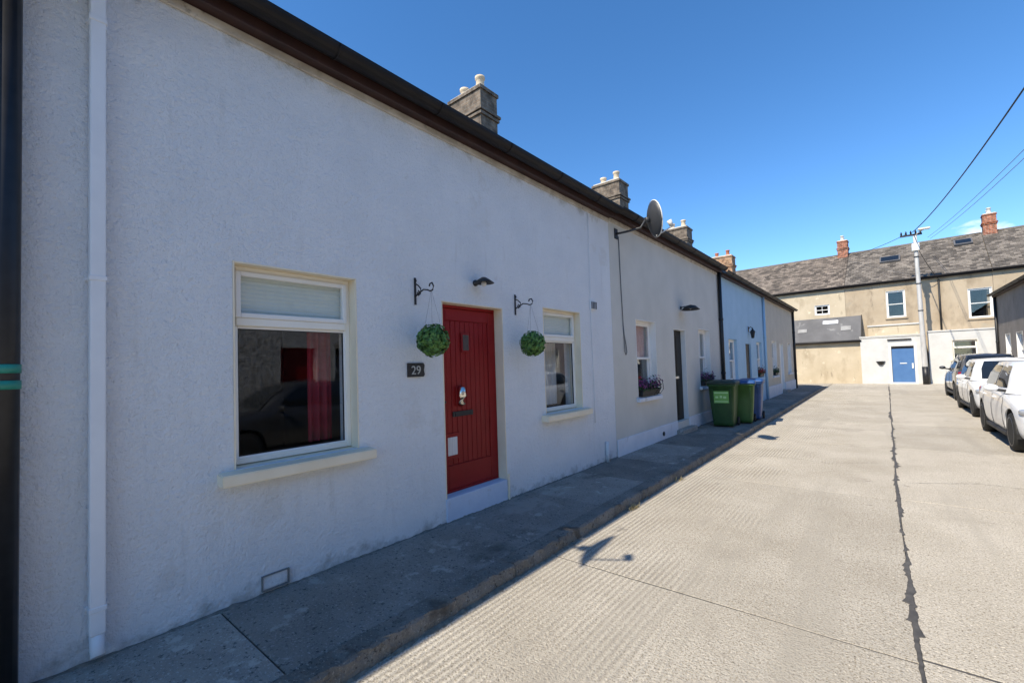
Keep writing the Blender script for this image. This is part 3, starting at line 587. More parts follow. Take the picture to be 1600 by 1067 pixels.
for k in range(4): obj('louvre', B(.029, .036, wy(6.03+.045*k), wy(6.052+.045*k), wz(2.51), wz(2.62)), M_dish, bx)
vb = obj('vent_cover', frame_bm(.001, .022, wy(1.27), wy(1.46), wz(.125), wz(.235), .008), M_cable, h1); obj('vent_plate', B(.0, .008, wy(1.284), wy(1.446), wz(.139), wz(.221)), M_wall1, vb)

# ---- neighbour beyond the dark pipe on the far left
h0 = thing('cottage', 'stone-grey cottage cut off at the left edge, carrying the black drainpipe', 'house', (XW, -6.4, PZ))
obj('wall', wall_mesh(6.52, H1, T, [(1.2, 2.15, .92, 2.33), (3.2, 4.15, .23, 2.25)]), M_wall0, h0)
shell(h0, 6.52, H1, wallm=M_wall0, roofm=M_slate); eaves(h0, 6.52, H1)
win_sash(h0, 1.2, 2.15, .92, 2.33, T); room(h0, 3.2, 4.15, .23, 2.25, T); obj('door', B(-.17, -.12, 3.205, 4.145, .235, 2.245, bev=.004), M_darkdoor, h0)
dp = downpipe(h0, .075, 6.475, -.02, H1+.1, .058, M_black, False, (), 'black_drainpipe')
for z in (1.53, 1.61): obj('green_band', tube(bmesh.new(), [(.075, 6.475, z-.022), (.075, 6.475, z+.022)], .0625, 16), M_greenband, dp)

# ---- warm grey cottage with flower boxes
Y2 = 6.755; L2 = 6.58; H2 = 4.03
h2 = thing('cottage', 'warm grey cottage with sash windows, flower boxes and a black door', 'house', (XW, Y2, PZ))
wy = lambda Y: Y-Y2
A1 = (wy(7.68), wy(8.62), wz(1.02), wz(2.46)); DD = (wy(9.62), wy(10.38), wz(.34), wz(2.37)); A2 = (wy(11.35), wy(12.28), wz(1.03), wz(2.46))
obj('wall', wall_mesh(L2, H2, T, [A1, DD, A2]), M_wall2, h2); shell(h2, L2, H2, wallm=M_wall2, roofm=M_slate); eaves(h2, L2, H2)
win_sash(h2, *A1, T, cur=(M_pinkc, False)); win_sash(h2, *A2, T, bars=True, cur=(M_net, False))
room(h2, *DD, T); d = obj('door', B(-.15, -.10, DD[0]+.012, DD[1]-.012, DD[2]+.002, DD[3]-.012, bev=.004), M_darkdoor, h2, label='black brown front door set back in a white reveal')
lining(h2, d, *DD, .25, M_upvc)
for (a, b) in ((.1, .9), (1.05, 1.9)):
    for s in (0, 1): obj('door_panel', B(-.102, -.092, DD[0]+.08+s*.31, DD[0]+.36+s*.31, DD[2]+a, DD[2]+b, bev=.006), M_darkdoor, d)
obj('letterbox', B(-.10, -.085, DD[0]+.26, DD[0]+.5, DD[2]+.93, DD[2]+.985, bev=.003), M_chrome, d)
for a, b in ((.0, DD[0]), (DD[1], L2)): obj('plinth', B(.002, .024, a+.003, b-.002, -.05, .28, bev=.006), M_plinth, h2)
obj('doorstep', B(-.28, .16, DD[0]-.1, DD[1]+.1, -.05, .09, bev=.012), M_pave[3], h2)
obj('plinth_vent', lathe(bmesh.new(), [(.035, 0), (.045, .012), (.045, .022), (.025, .022)], (.02, wy(8.75), .12), 12, 'X'), M_trim, h2)
downpipe(h2, .06, wy(13.27), -.02, H2+.1, .05, M_black, False, (2.7, 1.2), 'black_drainpipe')
chimney(h2, -3.7, -2.75, -.1, .42, H2+1.7, wz(7.58), M_brickd)

# ---- sky blue cottage
Y3 = 13.34; L3 = 6.28; H3 = 3.97
h3 = thing('cottage', 'sky blue cottage between two grey and beige ones, beyond the bins', 'house', (XW, Y3, PZ))
wy = lambda Y: Y-Y3
A1 = (wy(14.2), wy(15.2), wz(.98), wz(2.3)); DD = (wy(16.35), wy(17.15), wz(.25), wz(2.2)); A2 = (wy(18.1), wy(19.05), wz(1.0), wz(2.3))
obj('wall', wall_mesh(L3, H3, T, [A1, DD, A2]), M_wall3, h3); shell(h3, L3, H3, wallm=M_wall3, roofm=M_slate); eaves(h3, L3, H3, trim=False)
win_sash(h3, *A1, T, cur=(M_net, True), rev=M_wall3, dep=.08, silm=M_wall3); win_sash(h3, *A2, T, cur=(M_net, True), rev=M_wall3, dep=.08, silm=M_wall3)
room(h3, *DD, T); d = obj('door', B(-.09, -.05, DD[0]+.012, DD[1]-.012, DD[2]+.002, DD[3]-.012, bev=.004), M_darkdoor, h3); lining(h3, d, *DD, .25, M_wall3)
obj('door_handle', tube(bmesh.new(), [(-.05, DD[0]+.1, 1.1), (-.01, DD[0]+.1, 1.1), (-.01, DD[0]+.2, 1.1)], .01, 6), M_chrome, d)
downpipe(h3, .05, wy(19.5), -.02, H3+.1, .045, M_wall3, False, (2.4,), 'blue_drainpipe')
chimney(h3, -3.7, -2.75, -.25, .4, H3+1.6, wz(7.6), M_brickd)

# ---- beige cottage at the end of the terrace
Y4 = 19.63; L4 = 7.65; H4 = 3.97
h4 = thing('cottage', 'beige cottage at the far end of the terrace with a white plinth', 'house', (XW, Y4, PZ))
wy = lambda Y: Y-Y4
A1 = (wy(21.1), wy(22.2), wz(.95), wz(2.42)); DD = (wy(23.0), wy(23.95), wz(.25), wz(2.35)); A2 = (wy(25.2), wy(26.3), wz(.95), wz(2.42))
obj('wall', wall_mesh(L4, H4, T, [A1, DD, A2]), M_wall4, h4); shell(h4, L4, H4, wallm=M_wall4, roofm=M_slate); eaves(h4, L4, H4, trim=False)
win_sash(h4, *A1, T, cur=(M_net, True), dep=.10); win_sash(h4, *A2, T, cur=(M_net, True), dep=.10)
room(h4, *DD, T); d = obj('door', B(-.13, -.09, DD[0]+.012, DD[1]-.012, DD[2]+.002, DD[3]-.012, bev=.004), M_upvc, h4, label='white door of the end cottage'); lining(h4, d, *DD, .2, M_upvc)
for a, b in ((.1, .9), (1.05, 1.95)): obj('door_panel', B(-.092, -.08, DD[0]+.12, DD[1]-.12, DD[2]+a, DD[2]+b, bev=.008), M_upvc, d)
for a, b in ((.0, DD[0]), (DD[1], L4)): obj('plinth', B(.002, .05, a+.003, b-.002, -.05, .45, bev=.01), M_plinth, h4)
obj('doorstep', B(-.28, .22, DD[0]-.05, DD[1]+.05, -.05, .13, bev=.012), M_pave[3], h4)
downpipe(h4, .06, L4-.1, -.02, H4+.1, .055, M_black, False, (2.9, .9), 'black_drainpipe')
chimney(h4, -3.6, -2.65, -.35, .35, H4+1.6, wz(7.45), M_brickd); chimney(h4, -3.75, -2.6, L4-.62, L4+.12, H4+1.6, wz(7.5), M_brickb, potm=M_terra)

# ---- opposite side of the street
def opp(label, ya, yb, wallm, H, ops, doorm, roofm=M_slate):
    h = thing('cottage', label, 'house', (4.2, yb, PZ), PI); Ln = yb-ya-.01
    wins = [(yb-b, yb-a, .9, 2.3) for k, a, b in ops if k == 'w']; doors = [(yb-b, yb-a, .12, 2.2) for k, a, b in ops if k == 'd']
    obj('wall', wall_mesh(Ln, H, T, wins+doors), wallm, h); shell(h, Ln, H, wallm=wallm, roofm=roofm); eaves(h, Ln, H, trim=False)
    for q in wins: win_sash(h, *q, T, dep=.10)
    for q in doors:
        room(h, *q, T); d = obj('door', B(-.16, -.11, q[0]+.012, q[1]-.012, q[2]+.002, q[3]-.012, bev=.004), doorm, h); lining(h, d, *q, .2, M_upvc)
        for a, b in ((.1, .9), (1.05, 1.9)): obj('door_panel', B(-.112, -.1, q[0]+.12, q[1]-.12, q[2]+a, q[2]+b, bev=.008), doorm, d)
    return h
opp('whitewashed cottage across the street, seen only reflected in the near window', -5.5, 7.4, M_opp, 4.0, [('w', -3.4, -2.4), ('d', -1.2, -.2), ('w', 1.6, 2.7), ('d', 4.7, 5.6), ('w', 6.1, 7.0)], M_red)
opp('pale pink cottage across the street, outside the right edge of the picture', 7.41, 18.2, M_pink, 4.0, [('w', 8.6, 9.7), ('d', 11, 11.9), ('w', 13, 14.1), ('w', 15.8, 16.9)], M_darkdoor)
ho = opp('grey-brown cottage at the right edge, behind the parked cars', 18.21, 29.2, M_greybrown, 4.02, [('w', 19.6, 20.7), ('w', 22.3, 23.3), ('w', 24.9, 25.9), ('w', 26.9, 27.8)], M_darkdoor)
downpipe(ho, .06, .12, -.02, 4.1, .05, M_black, False, (2.0,), 'black_drainpipe')

# ------------------------------------------------------------------ the houses closing the end of the street (local +x faces the camera)
FY = 35.05
def far_house(label, xa, xb, wallm, roofm, H, ops, bars=False):
    h = thing('terraced_house', label, 'house', (xa, FY, .02), -PI/2); Ln = xb-xa-.006
    O = [(a-xa, b-xa, c, d) for a, b, c, d in ops]
    obj('wall', wall_mesh(Ln, H, .3, O), wallm, h); shell(h, Ln, H, 7.6, 2.72, wallm, roofm, over=.14, slates=True)
    obj('fascia', B(.142, .16, .003, Ln-.003, H-.08, H+.07), M_gutter, h); obj('soffit', B(.002, .142, .003, Ln-.003, H-.06, H-.035), M_gutter, h)
    obj('gutter', tube(bmesh.new(), [(.215, .003, H+.03), (.215, Ln-.003, H+.03)], .055, 8), M_gutter, h)
    return h, O
fa, O = far_house('buff rendered house with brown slates, far left at the street end', -9.0, -1.45, M_stone2, M_slatew, 6.03, [(-3.10, -2.28, 4.40, 5.06)])
win_sash(fa, *O[0], .3, dep=.06, bars=True, sillon=False)
fb, O = far_house('buff house with a rooflight behind the utility pole, middle of the far row', -1.444, 4.95, M_stone, M_slate, 6.04, [(.52, 1.40, 3.88, 5.50), (3.97, 4.90, 3.52, 5.16)])
win_sash(fb, *O[0], .3, dep=.06, silm=M_stone); win_sash(fb, *O[1], .3, dep=.06, silm=M_stone)
fc, O = far_house('buff house at the right end of the far row, cut by the frame', 4.956, 13.5, M_stone, M_slate, 6.05, [(7.2, 8.1, 3.6, 5.2)])
win_sash(fc, *O[0], .3, dep=.06, silm=M_stone)
# chimneys: local x=-3.8 is the ridge, local y = world x
chimney(fa, -4.1, -3.4, -2.05+9.0, -1.47+9.0, 8.0, 9.75, M_brick, 2, M_lead, True)
chimney(fc, -4.1, -3.45, .05, .62, 8.1, 9.85, M_brick, 2, M_lead, True)
def rooflight(h, y0, y1, t0, t1, H, rise=2.72, over=.14, dep=3.8):
    def P(t, y, n):
        x = -dep*t; z = H+.05+rise*t; return (x+n*.58, y, z+n*.81)
    bm = bmesh.new(); a = [P(t0, y0, .09), P(t0, y1, .09), P(t1, y1, .09), P(t1, y0, .09)]
    prism(bm, [Vector(p) for p in a], Vector((.58, 0, .81))*.10); q = obj('rooflight', bm, M_leanroof, h)
    b = [P(t0+.02, y0+.07, .193), P(t0+.02, y1-.07, .193), P(t1-.02, y1-.07, .193), P(t1-.02, y0+.07, .193)]
    prism(bmesh_ := bmesh.new(), [Vector(p) for p in b], Vector((.58, 0, .81))*.01); obj('rooflight_pane', bmesh_, M_carglass, q)
rooflight(fb, .25+1.444, 1.25+1.444, .50, .66, 6.04); rooflight(fb, 3.7+1.444, 4.5+1.444, .70, .84, 6.04)
bm = tube(bmesh.new(), [(.05, 2.85+1.444, 5.85), (.05, 2.85+1.444, 3.0)], .045, 8); obj('waste_pipe', bm, M_trim, fb)
# lean-to outbuilding with dark roof, and the two white ones
lt = thing('outbuilding', 'pale buff lean-to with a dark grey sloping roof, left of the blue door', 'outbuilding', (-5.6, FY-.9, .02), -PI/2)
obj('wall', B(-.895, 0, 0, 4.85, -.05, 2.52, bev=.004), M_stone2, lt)
bm = prism(bmesh.new(), [(.16, -.1, 2.55), (-.893, -.1, 4.1), (-.893, -.1, 4.18), (.16, -.1, 2.66)], (0, 5.0, 0)); rf = obj('roof', bm, M_leanroof, lt)
obj('barge_board', prism(bmesh.new(), [(.15, 4.9, 2.5), (-.893, 4.9, 4.05), (-.893, 4.9, 4.22), (.15, 4.9, 2.70)], (0, .04, 0)), M_gutter, lt)
obj('gutter', tube(bmesh.new(), [(.2, -.1, 2.56), (.2, 4.92, 2.56)], .06, 8), M_gutter, lt)
def on_lean(y0, y1, t0, t1, m, name):
    P = lambda t, y: Vector((.16-1.053*t, y, 2.665+1.52*t)); prism(b := bmesh.new(), [P(t0, y0), P(t0, y1), P(t1, y1), P(t1, y0)], Vector((.82, 0, .57))*.03); obj(name, b, m, rf)
on_lean(2.95, 3.75, .72, .86, M_plinth, 'rooflight'); on_lean(3.9, 4.4, .4, .58, mat('cloudy_plastic', (.20, .20, .20), (.26, .26, .26), 5, 4, .5), 'rooflight'); on_lean(1.6, 2.1, .4, .55, MATS['cloudy_plastic'], 'rooflight')
wa = thing('outbuilding', 'white flat-roofed outbuilding with the blue door', 'outbuilding', (-.74, FY-1.1, .02), -PI/2)
D = (1.40, 2.38, .04, 2.14)
obj('wall', wall_mesh(2.74, 2.68, .25, [D], -.05), M_white, wa); obj('side_wall', B(-1.09, -.252, 0, .2, -.05, 2.68), M_white, wa); obj('side_wall', B(-1.09, -.252, 2.54, 2.74, -.05, 2.68), M_white, wa)
obj('roof', B(-1.09, .03, -.02, 2.76, 2.682, 2.74, bev=.006), M_lead, wa); obj('coping', B(-.02, .05, -.03, 2.77, 2.742, 2.80, bev=.006), M_white, wa)
d = obj('door', B(-.14, -.09, D[0]+.004, D[1]-.004, D[2]+.002, D[3]-.12, bev=.004), M_bluedoor, wa, label='plain mid blue door'); room(wa, *D, .25, .8)
obj('lintel', B(-.16, -.06, D[0]+.003, D[1]-.003, D[3]-.115, D[3]-.002), M_gutter, wa)
obj('letterbox', B(-.09, -.075, 1.75, 2.05, 1.13, 1.18), M_plate, d); obj('handle', B(-.09, -.06, 2.26, 2.33, .85, 1.15, bev=.004), M_plate, d)
obj('wall_lamp_bar', B(.002, .08, 1.25, 2.3, 2.50, 2.56), M_gutter, wa)
sc = obj('doorway_surround', frame_bm(.002, .02, 1.28, 2.50, -.04, 2.30, .1), M_upvc, wa)
pw = thing('parapet_wall', 'buff parapet wall with a pale coping above the white outbuilding', 'wall', (-.4, FY-.10, 2.77), -PI/2)
obj('wall', B(-.09, .0, 0, 2.4, .0, .66), M_stone2, pw); obj('coping', B(-.092, .06, -.03, 2.43, .662, .74, bev=.006), M_white, pw)
wb = thing('outbuilding', 'white rendered outbuilding with a dark window, behind the charcoal car', 'outbuilding', (2.25, FY-1.1, .02), -PI/2)
Wn = (.95, 1.90, 1.30, 2.35)
obj('wall', wall_mesh(2.98, 2.84, .25, [Wn], -.05), M_white, wb); obj('side_wall', B(-1.09, -.252, 0, .2, -.05, 2.84), M_white, wb); obj('side_wall', B(-1.09, -.252, 2.78, 2.98, -.05, 2.84), M_white, wb)
obj('roof', B(-1.09, .04, -.02, 3.0, 2.842, 2.92, bev=.006), M_white, wb); win_transom(wb, *Wn, .25, cur=False)
hb = thing('hanging_planter', 'black half-basket planter on the white wall left of the blue door', 'planter', (.16, FY-1.1, 1.1), -PI/2)
bm = bmesh.new(); lathe(bm, [(.05, 0), (.13, .04), (.2, .2), (.22, .22), (.17, .22)], (0, 0, 0), 14)
for v in bm.verts: v.co.x = .004+max(0, v.co.x)
obj('basket', bm, M_black, hb)

FAR_TILT = math.radians(-3.0); piv = Vector((.5, FY, 0))
for q in (fa, fb, fc, lt, wa, pw, wb, hb, fp2):
    v = Vector(q.location)-piv; v.rotate(Matrix.Rotation(FAR_TILT, 3, 'Z')); q.location = piv+v; q.rotation_euler.z += FAR_TILT
# ------------------------------------------------------------------ leaves helper
def leaf_cloud(bm, n, place, size, r_):
    for _ in range(n):
        p, nrm = place(r_); nrm = nrm.normalized(); a = nrm.orthogonal().normalized(); a.rotate(Matrix.Rotation(r_.uniform(0, 2*PI), 3, nrm)); b = nrm.cross(a)
        tilt = Vector((r_.uniform(-1, 1), r_.uniform(-1, 1), r_.uniform(-1, 1)))*.8; a = (a+tilt*.5).normalized(); b = (b+nrm*r_.uniform(-.6, .6)).normalized()
        s = size*r_.uniform(.6, 1.25)
        q = [p-a*s, p+b*s*.45+nrm*s*.15, p+a*s, p-b*s*.45+nrm*s*.15]
        bm.faces.new([bm.verts.new(x) for x in q])
def ball_place(c, R):
    def f(r_):
        d = Vector((r_.gauss(0, 1), r_.gauss(0, 1), r_.gauss(0, 1))).normalized(); k = R*(r_.uniform(.72, 1.0)); return Vector(c)+d*k, d
    return f
def bracket_and_ball(yb, zb, zt, ball, label_b, label_t, seed):
    b = thing('hanging_bracket', label_b, 'bracket', (XW, yb, zb), group='scrolled iron brackets beside the red door')
    obj('back_bar', B(.001, .012, -.011, .011, 0, zt-zb, bev=.002), M_black, b)
    hh = zt-zb; arm = [(.008, 0, hh*.30), (.07, 0, hh*.42), (.13, 0, hh*.50), (.19, 0, hh*.46), (.225, 0, hh*.40), (.262, 0, hh*.42), (.275, 0, hh*.56), (.255, 0, hh*.68), (.225, 0, hh*.66), (.215, 0, hh*.57)]
    obj('arm', tube(bmesh.new(), arm, .0075, 6), M_black, b)
    sc_ = [(.01, 0, hh*.78), (.05, 0, hh*.70), (.09, 0, hh*.56), (.085, 0, hh*.38), (.055, 0, hh*.32), (.04, 0, hh*.42), (.055, 0, hh*.50), (.07, 0, hh*.45)]
    obj('scroll', tube(bmesh.new(), sc_, .0065, 6), M_black, b)
    obj('leaf_finial', prism(bmesh.new(), [(.012, -.004, hh*.98), (.03, -.004, hh*.88), (.012, -.004, hh*.8)], (0, .008, 0)), M_black, b)
    c, R = Vector(ball), .148
    t = thing('topiary_ball', label_t, 'topiary', (c.x, c.y, c.z-R), group='hanging leaf balls beside the red door'); cl = Vector((0, 0, R)); rs = random.Random(seed)
    bm = bmesh.new(); leaf_cloud(bm, 900, ball_place(cl, R*1.04), .029, rs); obj('foliage', bm, M_leaf, t)
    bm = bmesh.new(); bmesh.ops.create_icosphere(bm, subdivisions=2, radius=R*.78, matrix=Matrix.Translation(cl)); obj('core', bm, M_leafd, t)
    hook = Vector((XW+.243, yb, zb+hh*.44))-Vector((c.x, c.y, c.z-R))
    for k in range(3):
        a = 2*PI*k/3+.4; obj('chain', tube(bmesh.new(), [hook, cl+Vector((.085*math.cos(a), .085*math.sin(a), R*.8))], .0013, 4), M_cable, t)
bracket_and_ball(2.67, 2.27, 2.53, (XW+.243, 2.675, 1.915), 'black scrolled iron bracket left of the red door', 'round green leaf ball hanging left of the red door', 11)
bracket_and_ball(4.19, 2.28, 2.53, (XW+.243, 4.20, 1.915), 'black scrolled iron bracket between red door and small window', 'round green leaf ball hanging right of the red door', 12)

# number plate
pq = thing('number_plaque', 'small black house number plaque on the grey-blue wall, left of the red door', 'plaque', (XW, 2.655, 1.58))
bm = prism(bmesh.new(), [(.003, -.10, .0), (.003, .085, 0), (.003, .10, .02), (.003, .09, .06), (.003, .10, .11), (.003, .085, .132), (.003, -.10, .132)], (.014, 0, 0)); obj('plate', bm, M_black, pq)
cu = bpy.data.curves.new('house_number', 'FONT'); cu.body = '29'; cu.size = .115; cu.extrude = .003; cu.align_x = 'CENTER'
to = bpy.data.objects.new('tmp', cu); COL.objects.link(to); dg = bpy.context.evaluated_depsgraph_get(); me = bpy.data.meshes.new_from_object(to.evaluated_get(dg)); bpy.data.objects.remove(to)
me.materials.append(M_num) if not me.materials else None; me.materials[0] = M_num
no = bpy.data.objects.new('house_number', me); COL.objects.link(no); no.parent = pq; no.location = (.019, -.005, .025); no.rotation_euler = (PI/2, 0, PI/2)

# wall lamps
def dome_lamp(name, label, loc, R, drop):
    t = thing(name, label, 'lamp', loc); s = R
    obj('back_plate', lathe(bmesh.new(), [(.035, .001), (.035, .02), (.02, .025)], (0, 0, 0), 14, 'X'), M_black, t)
    obj('arm', tube(bmesh.new(), [(.015, 0, 0), (.08, 0, .02), (R*1.0, 0, .015)], .011, 8), M_black, t)
    sh = obj('shade', lathe(bmesh.new(), [(.02, .045), (.03, .04), (R*.55, .02), (R, -drop), (R-.006, -drop), (R*.5, .008), (.015, .02)], (R+.02, 0, .0), 20), M_black, t)
    obj('bulb', lathe(bmesh.new(), [(.005, -.06), (.028, -.045), (.03, -.02), (.015, .0)], (R+.02, 0, .0), 12), M_net, t)
dome_lamp('wall_lamp', 'small black dome lamp on the grey-blue wall above the red door', (XW, 3.50, 2.585), .115, .02)
dome_lamp('wall_lamp', 'black dome lamp above the black door of the warm grey cottage', (XW, 10.15, 2.87), .20, .07)
t = thing('wall_lantern', 'black coach lantern beside the door of the sky blue cottage', 'lamp', (XW, 16.9, 2.55))
obj('arm', tube(bmesh.new(), [(.0, 0, .16), (.07, 0, .22), (.13, 0, .18)], .014, 6), M_black, t); obj('back_plate', B(.001, .015, -.04, .04, .06, .24), M_black, t)
obj('lantern', lathe(bmesh.new(), [(.03, -.17), (.045, -.16), (.075, .03), (.095, .04), (.03, .13), (.015, .18)], (.13, 0, 0), 6, smooth=False), M_black, t)

# satellite dishes
def dish(label, loc, nrm, R, wall_off, group, pole=True):
    """loc = centre of the dish; arm goes back to the wall"""
    t = thing('satellite_dish', label, 'satellite dish', (XW, loc[1]+wall_off, loc[2]-.15), group=group); base = Vector(t.location)
    n = Vector(nrm).normalized(); u = Vector((0, 0, 1)).cross(n).normalized(); v = n.cross(u); c = Vector(loc)-base
    bm = bmesh.new(); rings = []
    for i in range(7):
        rr_ = i/6; rings.append([bm.verts.new(c+(u*math.cos(2*PI*k/28)*R*.92+v*math.sin(2*PI*k/28)*R)*max(rr_, .02)+n*(.09*rr_*rr_-.04)) for k in range(28)])
    back = [[bm.verts.new(p.co-n*.012) for p in r_] for r_ in rings]
    for a, b in zip(rings, rings[1:]):
        for k in range(28): bm.faces.new((a[k], a[(k+1) % 28], b[(k+1) % 28], b[k])).smooth = True
    for a, b in zip(back, back[1:]):
        for k in range(28): bm.faces.new((a[k], b[k], b[(k+1) % 28], a[(k+1) % 28])).smooth = True
    for k in range(28): bm.faces.new((rings[-1][k], rings[-1][(k+1) % 28], back[-1][(k+1) % 28], back[-1][k]))
    bm.faces.new(rings[0]); bm.faces.new(back[0]); r = obj('reflector', bm, M_dish, t)
    obj('rim', tube(bmesh.new(), [c+(u*math.cos(2*PI*k/28)*R*.925+v*math.sin(2*PI*k/28)*R*1.005)+n*.05 for k in range(29)], .009, 6), M_dishp, t)
    bk = c-n*.05; obj('back_bracket', tube(bmesh.new(), [bk, bk-n*.07], .05, 8), M_dish, t)
    w0 = Vector((.01, 0, 0)); obj('wall_plate', B(.001, .014, -.06, .06, -.09, .09, bev=.003), M_trim, t)
    obj('mast_arm', tube(bmesh.new(), [w0, (.18, (bk-n*.07).y*.25, 0), ((bk-n*.07).x*.85, (bk-n*.07).y*.8, .02), bk-n*.07], .019, 8), M_dish, t)
    lp = c+n*R*1.15-v*R*.55; obj('feed_arm', tube(bmesh.new(), [c-v*R*.95+n*.02, lp], .012, 6), M_dishp, t)
    obj('receiver_head', tube(bmesh.new(), [lp-n*.03+v*.0, lp+v*.10-n*.06], [.034, .04], 12), M_dishp, t)
    return t
dish('grey satellite dish on the eaves corner of the warm grey cottage', (-2.80, 7.16, 4.04), (.70, .68, .15), .30, -.14, 'satellite dishes on the terrace')
dish('satellite dish at the eaves left of the picture, seen by its shadow on the road', (-2.92, .02, 4.1), (.96, .12, .28), .31, .25, 'satellite dishes on the terrace')
c2 = thing('wall_cable', 'thin grey cable hanging in a loop below the satellite dish', 'cable', (XW, 7.15, 1.86))
obj('cable', tube(bmesh.new(), [(.012, -.05, 2.0), (.012, -.03, 1.2), (.013, .0, .45), (.013, .03, .28), (.014, .08, .1), (.014, .10, -.02), (.014, .06, -.06), (.014, .02, .0), (.014, .02, .2), (.014, .0, .42)], .008, 6), M_cable, c2)

# ------------------------------------------------------------------ window boxes and pots
def window_box(label, yc, z, w, petal, seed, x=XW+.0, leafm=None, spill=.16):
    t = thing('window_box', label, 'flower box', (x, yc, z)); r_ = random.Random(seed)
    bm = bmesh.new(); prism(bm, [(-.10, -w/2, .002), (.055, -w/2, .002), (.07, -w/2, .12), (-.115, -w/2, .12)], (0, w, 0)); obj('trough', bm, M_trim, t)
    def pl(r): p = Vector((r.uniform(-.12, .11), r.uniform(-w/2-.04, w/2+.04), .10+abs(r.gauss(0, spill*.55)))); return p, Vector((r.uniform(-.3, 1), r.uniform(-1, 1), r.uniform(.2, 1)))
    bm = bmesh.new(); leaf_cloud(bm, 320, pl, .032, r_); obj('foliage', bm, leafm or M_leafd, t)
    if petal: bm = bmesh.new(); leaf_cloud(bm, 260, lambda r: (lambda p: (p[0]+Vector((.02, 0, .04)), p[1]))(pl(r)), .026, r_); obj('blossom', bm, petal, t)
    return t
wbx = window_box('window box of purple flowers on the left sill of the warm grey cottage', 8.16, 1.035, .80, M_purple, 21)
for k in range(3): obj('wire_hoop', tube(bmesh.new(), [(.085, .05+.14*k, .0), (.16, .06+.14*k, .1), (.14, .08+.14*k, .24), (.06, .09+.14*k, .32)], .006, 5), M_trim, wbx)
window_box('window box of purple flowers on the sill nearest the green bin', 11.82, 1.045, .74, M_purple, 22)
window_box('window box of red flowers on the right sill of the sky blue cottage', 18.58, 1.01, .7, M_redf, 23)
window_box('dark leafy plant on the left sill of the beige end cottage', 21.7, .965, .6, None, 24)
pt = thing('plant_pot', 'tall terracotta planter standing behind the blue bin', 'planter', (-3.0, 13.15, PZ))
obj('pot', lathe(bmesh.new(), [(.15, 0), (.16, .02), (.20, .62), (.225, .63), (.225, .70), (.19, .70), (.19, .64)], (0, 0, 0), 20), M_terra, pt)
bm = bmesh.new(); leaf_cloud(bm, 260, lambda r: (Vector((r.gauss(0, .10), r.gauss(0, .10), .74+abs(r.gauss(0, .12)))), Vector((r.uniform(-1, 1), r.uniform(-1, 1), 1))), .035, random.Random(9)); obj('foliage', bm, M_leafd, pt)

# ------------------------------------------------------------------ wheelie bins (local: front faces -y)
def bin_(label, loc, rz, bodym, lidm, lab=False, s=1.0):
    t = thing('wheelie_bin', label, 'bin', loc, rz, 'wheelie bins on the footpath')
    def ring(z, wx, y0, y1, bm, b=.045):
        pts = []
        for sx, sy, a0 in ((1, 0, -PI/2), (1, 1, 0), (-1, 1, PI/2), (-1, 0, PI)):
            cx = sx*(wx-b); cy = (y1-b) if sy else (y0+b)
            for k in range(4): a = a0+PI/2*k/3; pts.append(bm.verts.new((cx+b*math.cos(a), cy+b*math.sin(a), z)))
        return pts
    bm = bmesh.new(); R = [ring(z, a*s, f*s, r*s, bm) for z, a, f, r in ((.03*s, .205, -.24, .20), (.10*s, .215, -.25, .215), (.55*s, .25, -.30, .265), (.92*s, .272, -.335, .30), (.925*s, .295, -.36, .32), (.965*s, .298, -.362, .322))]
    for a, b in zip(R, R[1:]):
        for k in range(16): bm.faces.new((a[k], a[(k+1) % 16], b[(k+1) % 16], b[k])).smooth = True
    bm.faces.new(R[0]); bm.faces.new(R[-1]); body = obj('body', bm, bodym, t)
    bm = bmesh.new(); R = [ring(z, a*s, f*s, r*s, bm, .05) for z, a, f, r in ((.967*s, .305, -.375, .33), (.995*s, .31, -.38, .335), (1.03*s, .285, -.34, .315), (1.055*s, .20, -.2, .22))]
    for a, b in zip(R, R[1:]):
        for k in range(16): bm.faces.new((a[k], a[(k+1) % 16], b[(k+1) % 16], b[k])).smooth = True
    bm.faces.new(R[0]); bm.faces.new(R[-1]); obj('lid', bm, lidm, t)
    obj('handle', tube(bmesh.new(), [(-.24*s, .32*s, .96*s), (-.24*s, .40*s, 1.0*s), (.24*s, .40*s, 1.0*s), (.24*s, .32*s, .96*s)], .017, 8), bodym, t)
    for sx in (-1, 1): obj('wheel', lathe(bmesh.new(), [(.03, -.025), (.095, -.022), (.1, 0), (.095, .022), (.03, .025)], (sx*.245*s, .235*s, .101), 18, 'X'), M_rubber, t)
    obj('axle', tube(bmesh.new(), [(-.23*s, .235*s, .1), (.23*s, .235*s, .1)], .012, 6), M_trim, t)
    for sx in (-1, 1): obj('rib', prism(bmesh.new(), [(sx*.155*s, -.263*s, .12*s), (sx*.175*s, -.263*s, .12*s), (sx*.20*s, -.343*s, .88*s), (sx*.18*s, -.343*s, .88*s)], (0, .05, 0)), bodym, t)
    if lab:
        q = lambda z: (-.24+(.0-.0))  # front face slope
        fy = lambda z: (-.30-(.035)*(z-.55)/.37)*s-.004
        def patch(x0, x1, z0, z1, off, m, name, par): b = bmesh.new(); prism(b, [(x0, fy(z0)-off, z0), (x1, fy(z0)-off, z0), (x1, fy(z1)-off, z1), (x0, fy(z1)-off, z1)], (0, .003, 0)); return obj(name, b, m, par)
        lb = patch(-.165, .155, .56, .84, .003, M_label, 'label', body)
        for x0, x1, z0, z1 in ((-.15, .14, .785, .815), (-.13, -.07, .675, .72), (-.035, .015, .68, .735), (.035, .10, .67, .72), (-.15, .14, .585, .61)): patch(x0, x1, z0, z1, .006, M_labelw, 'print', lb)
    return t
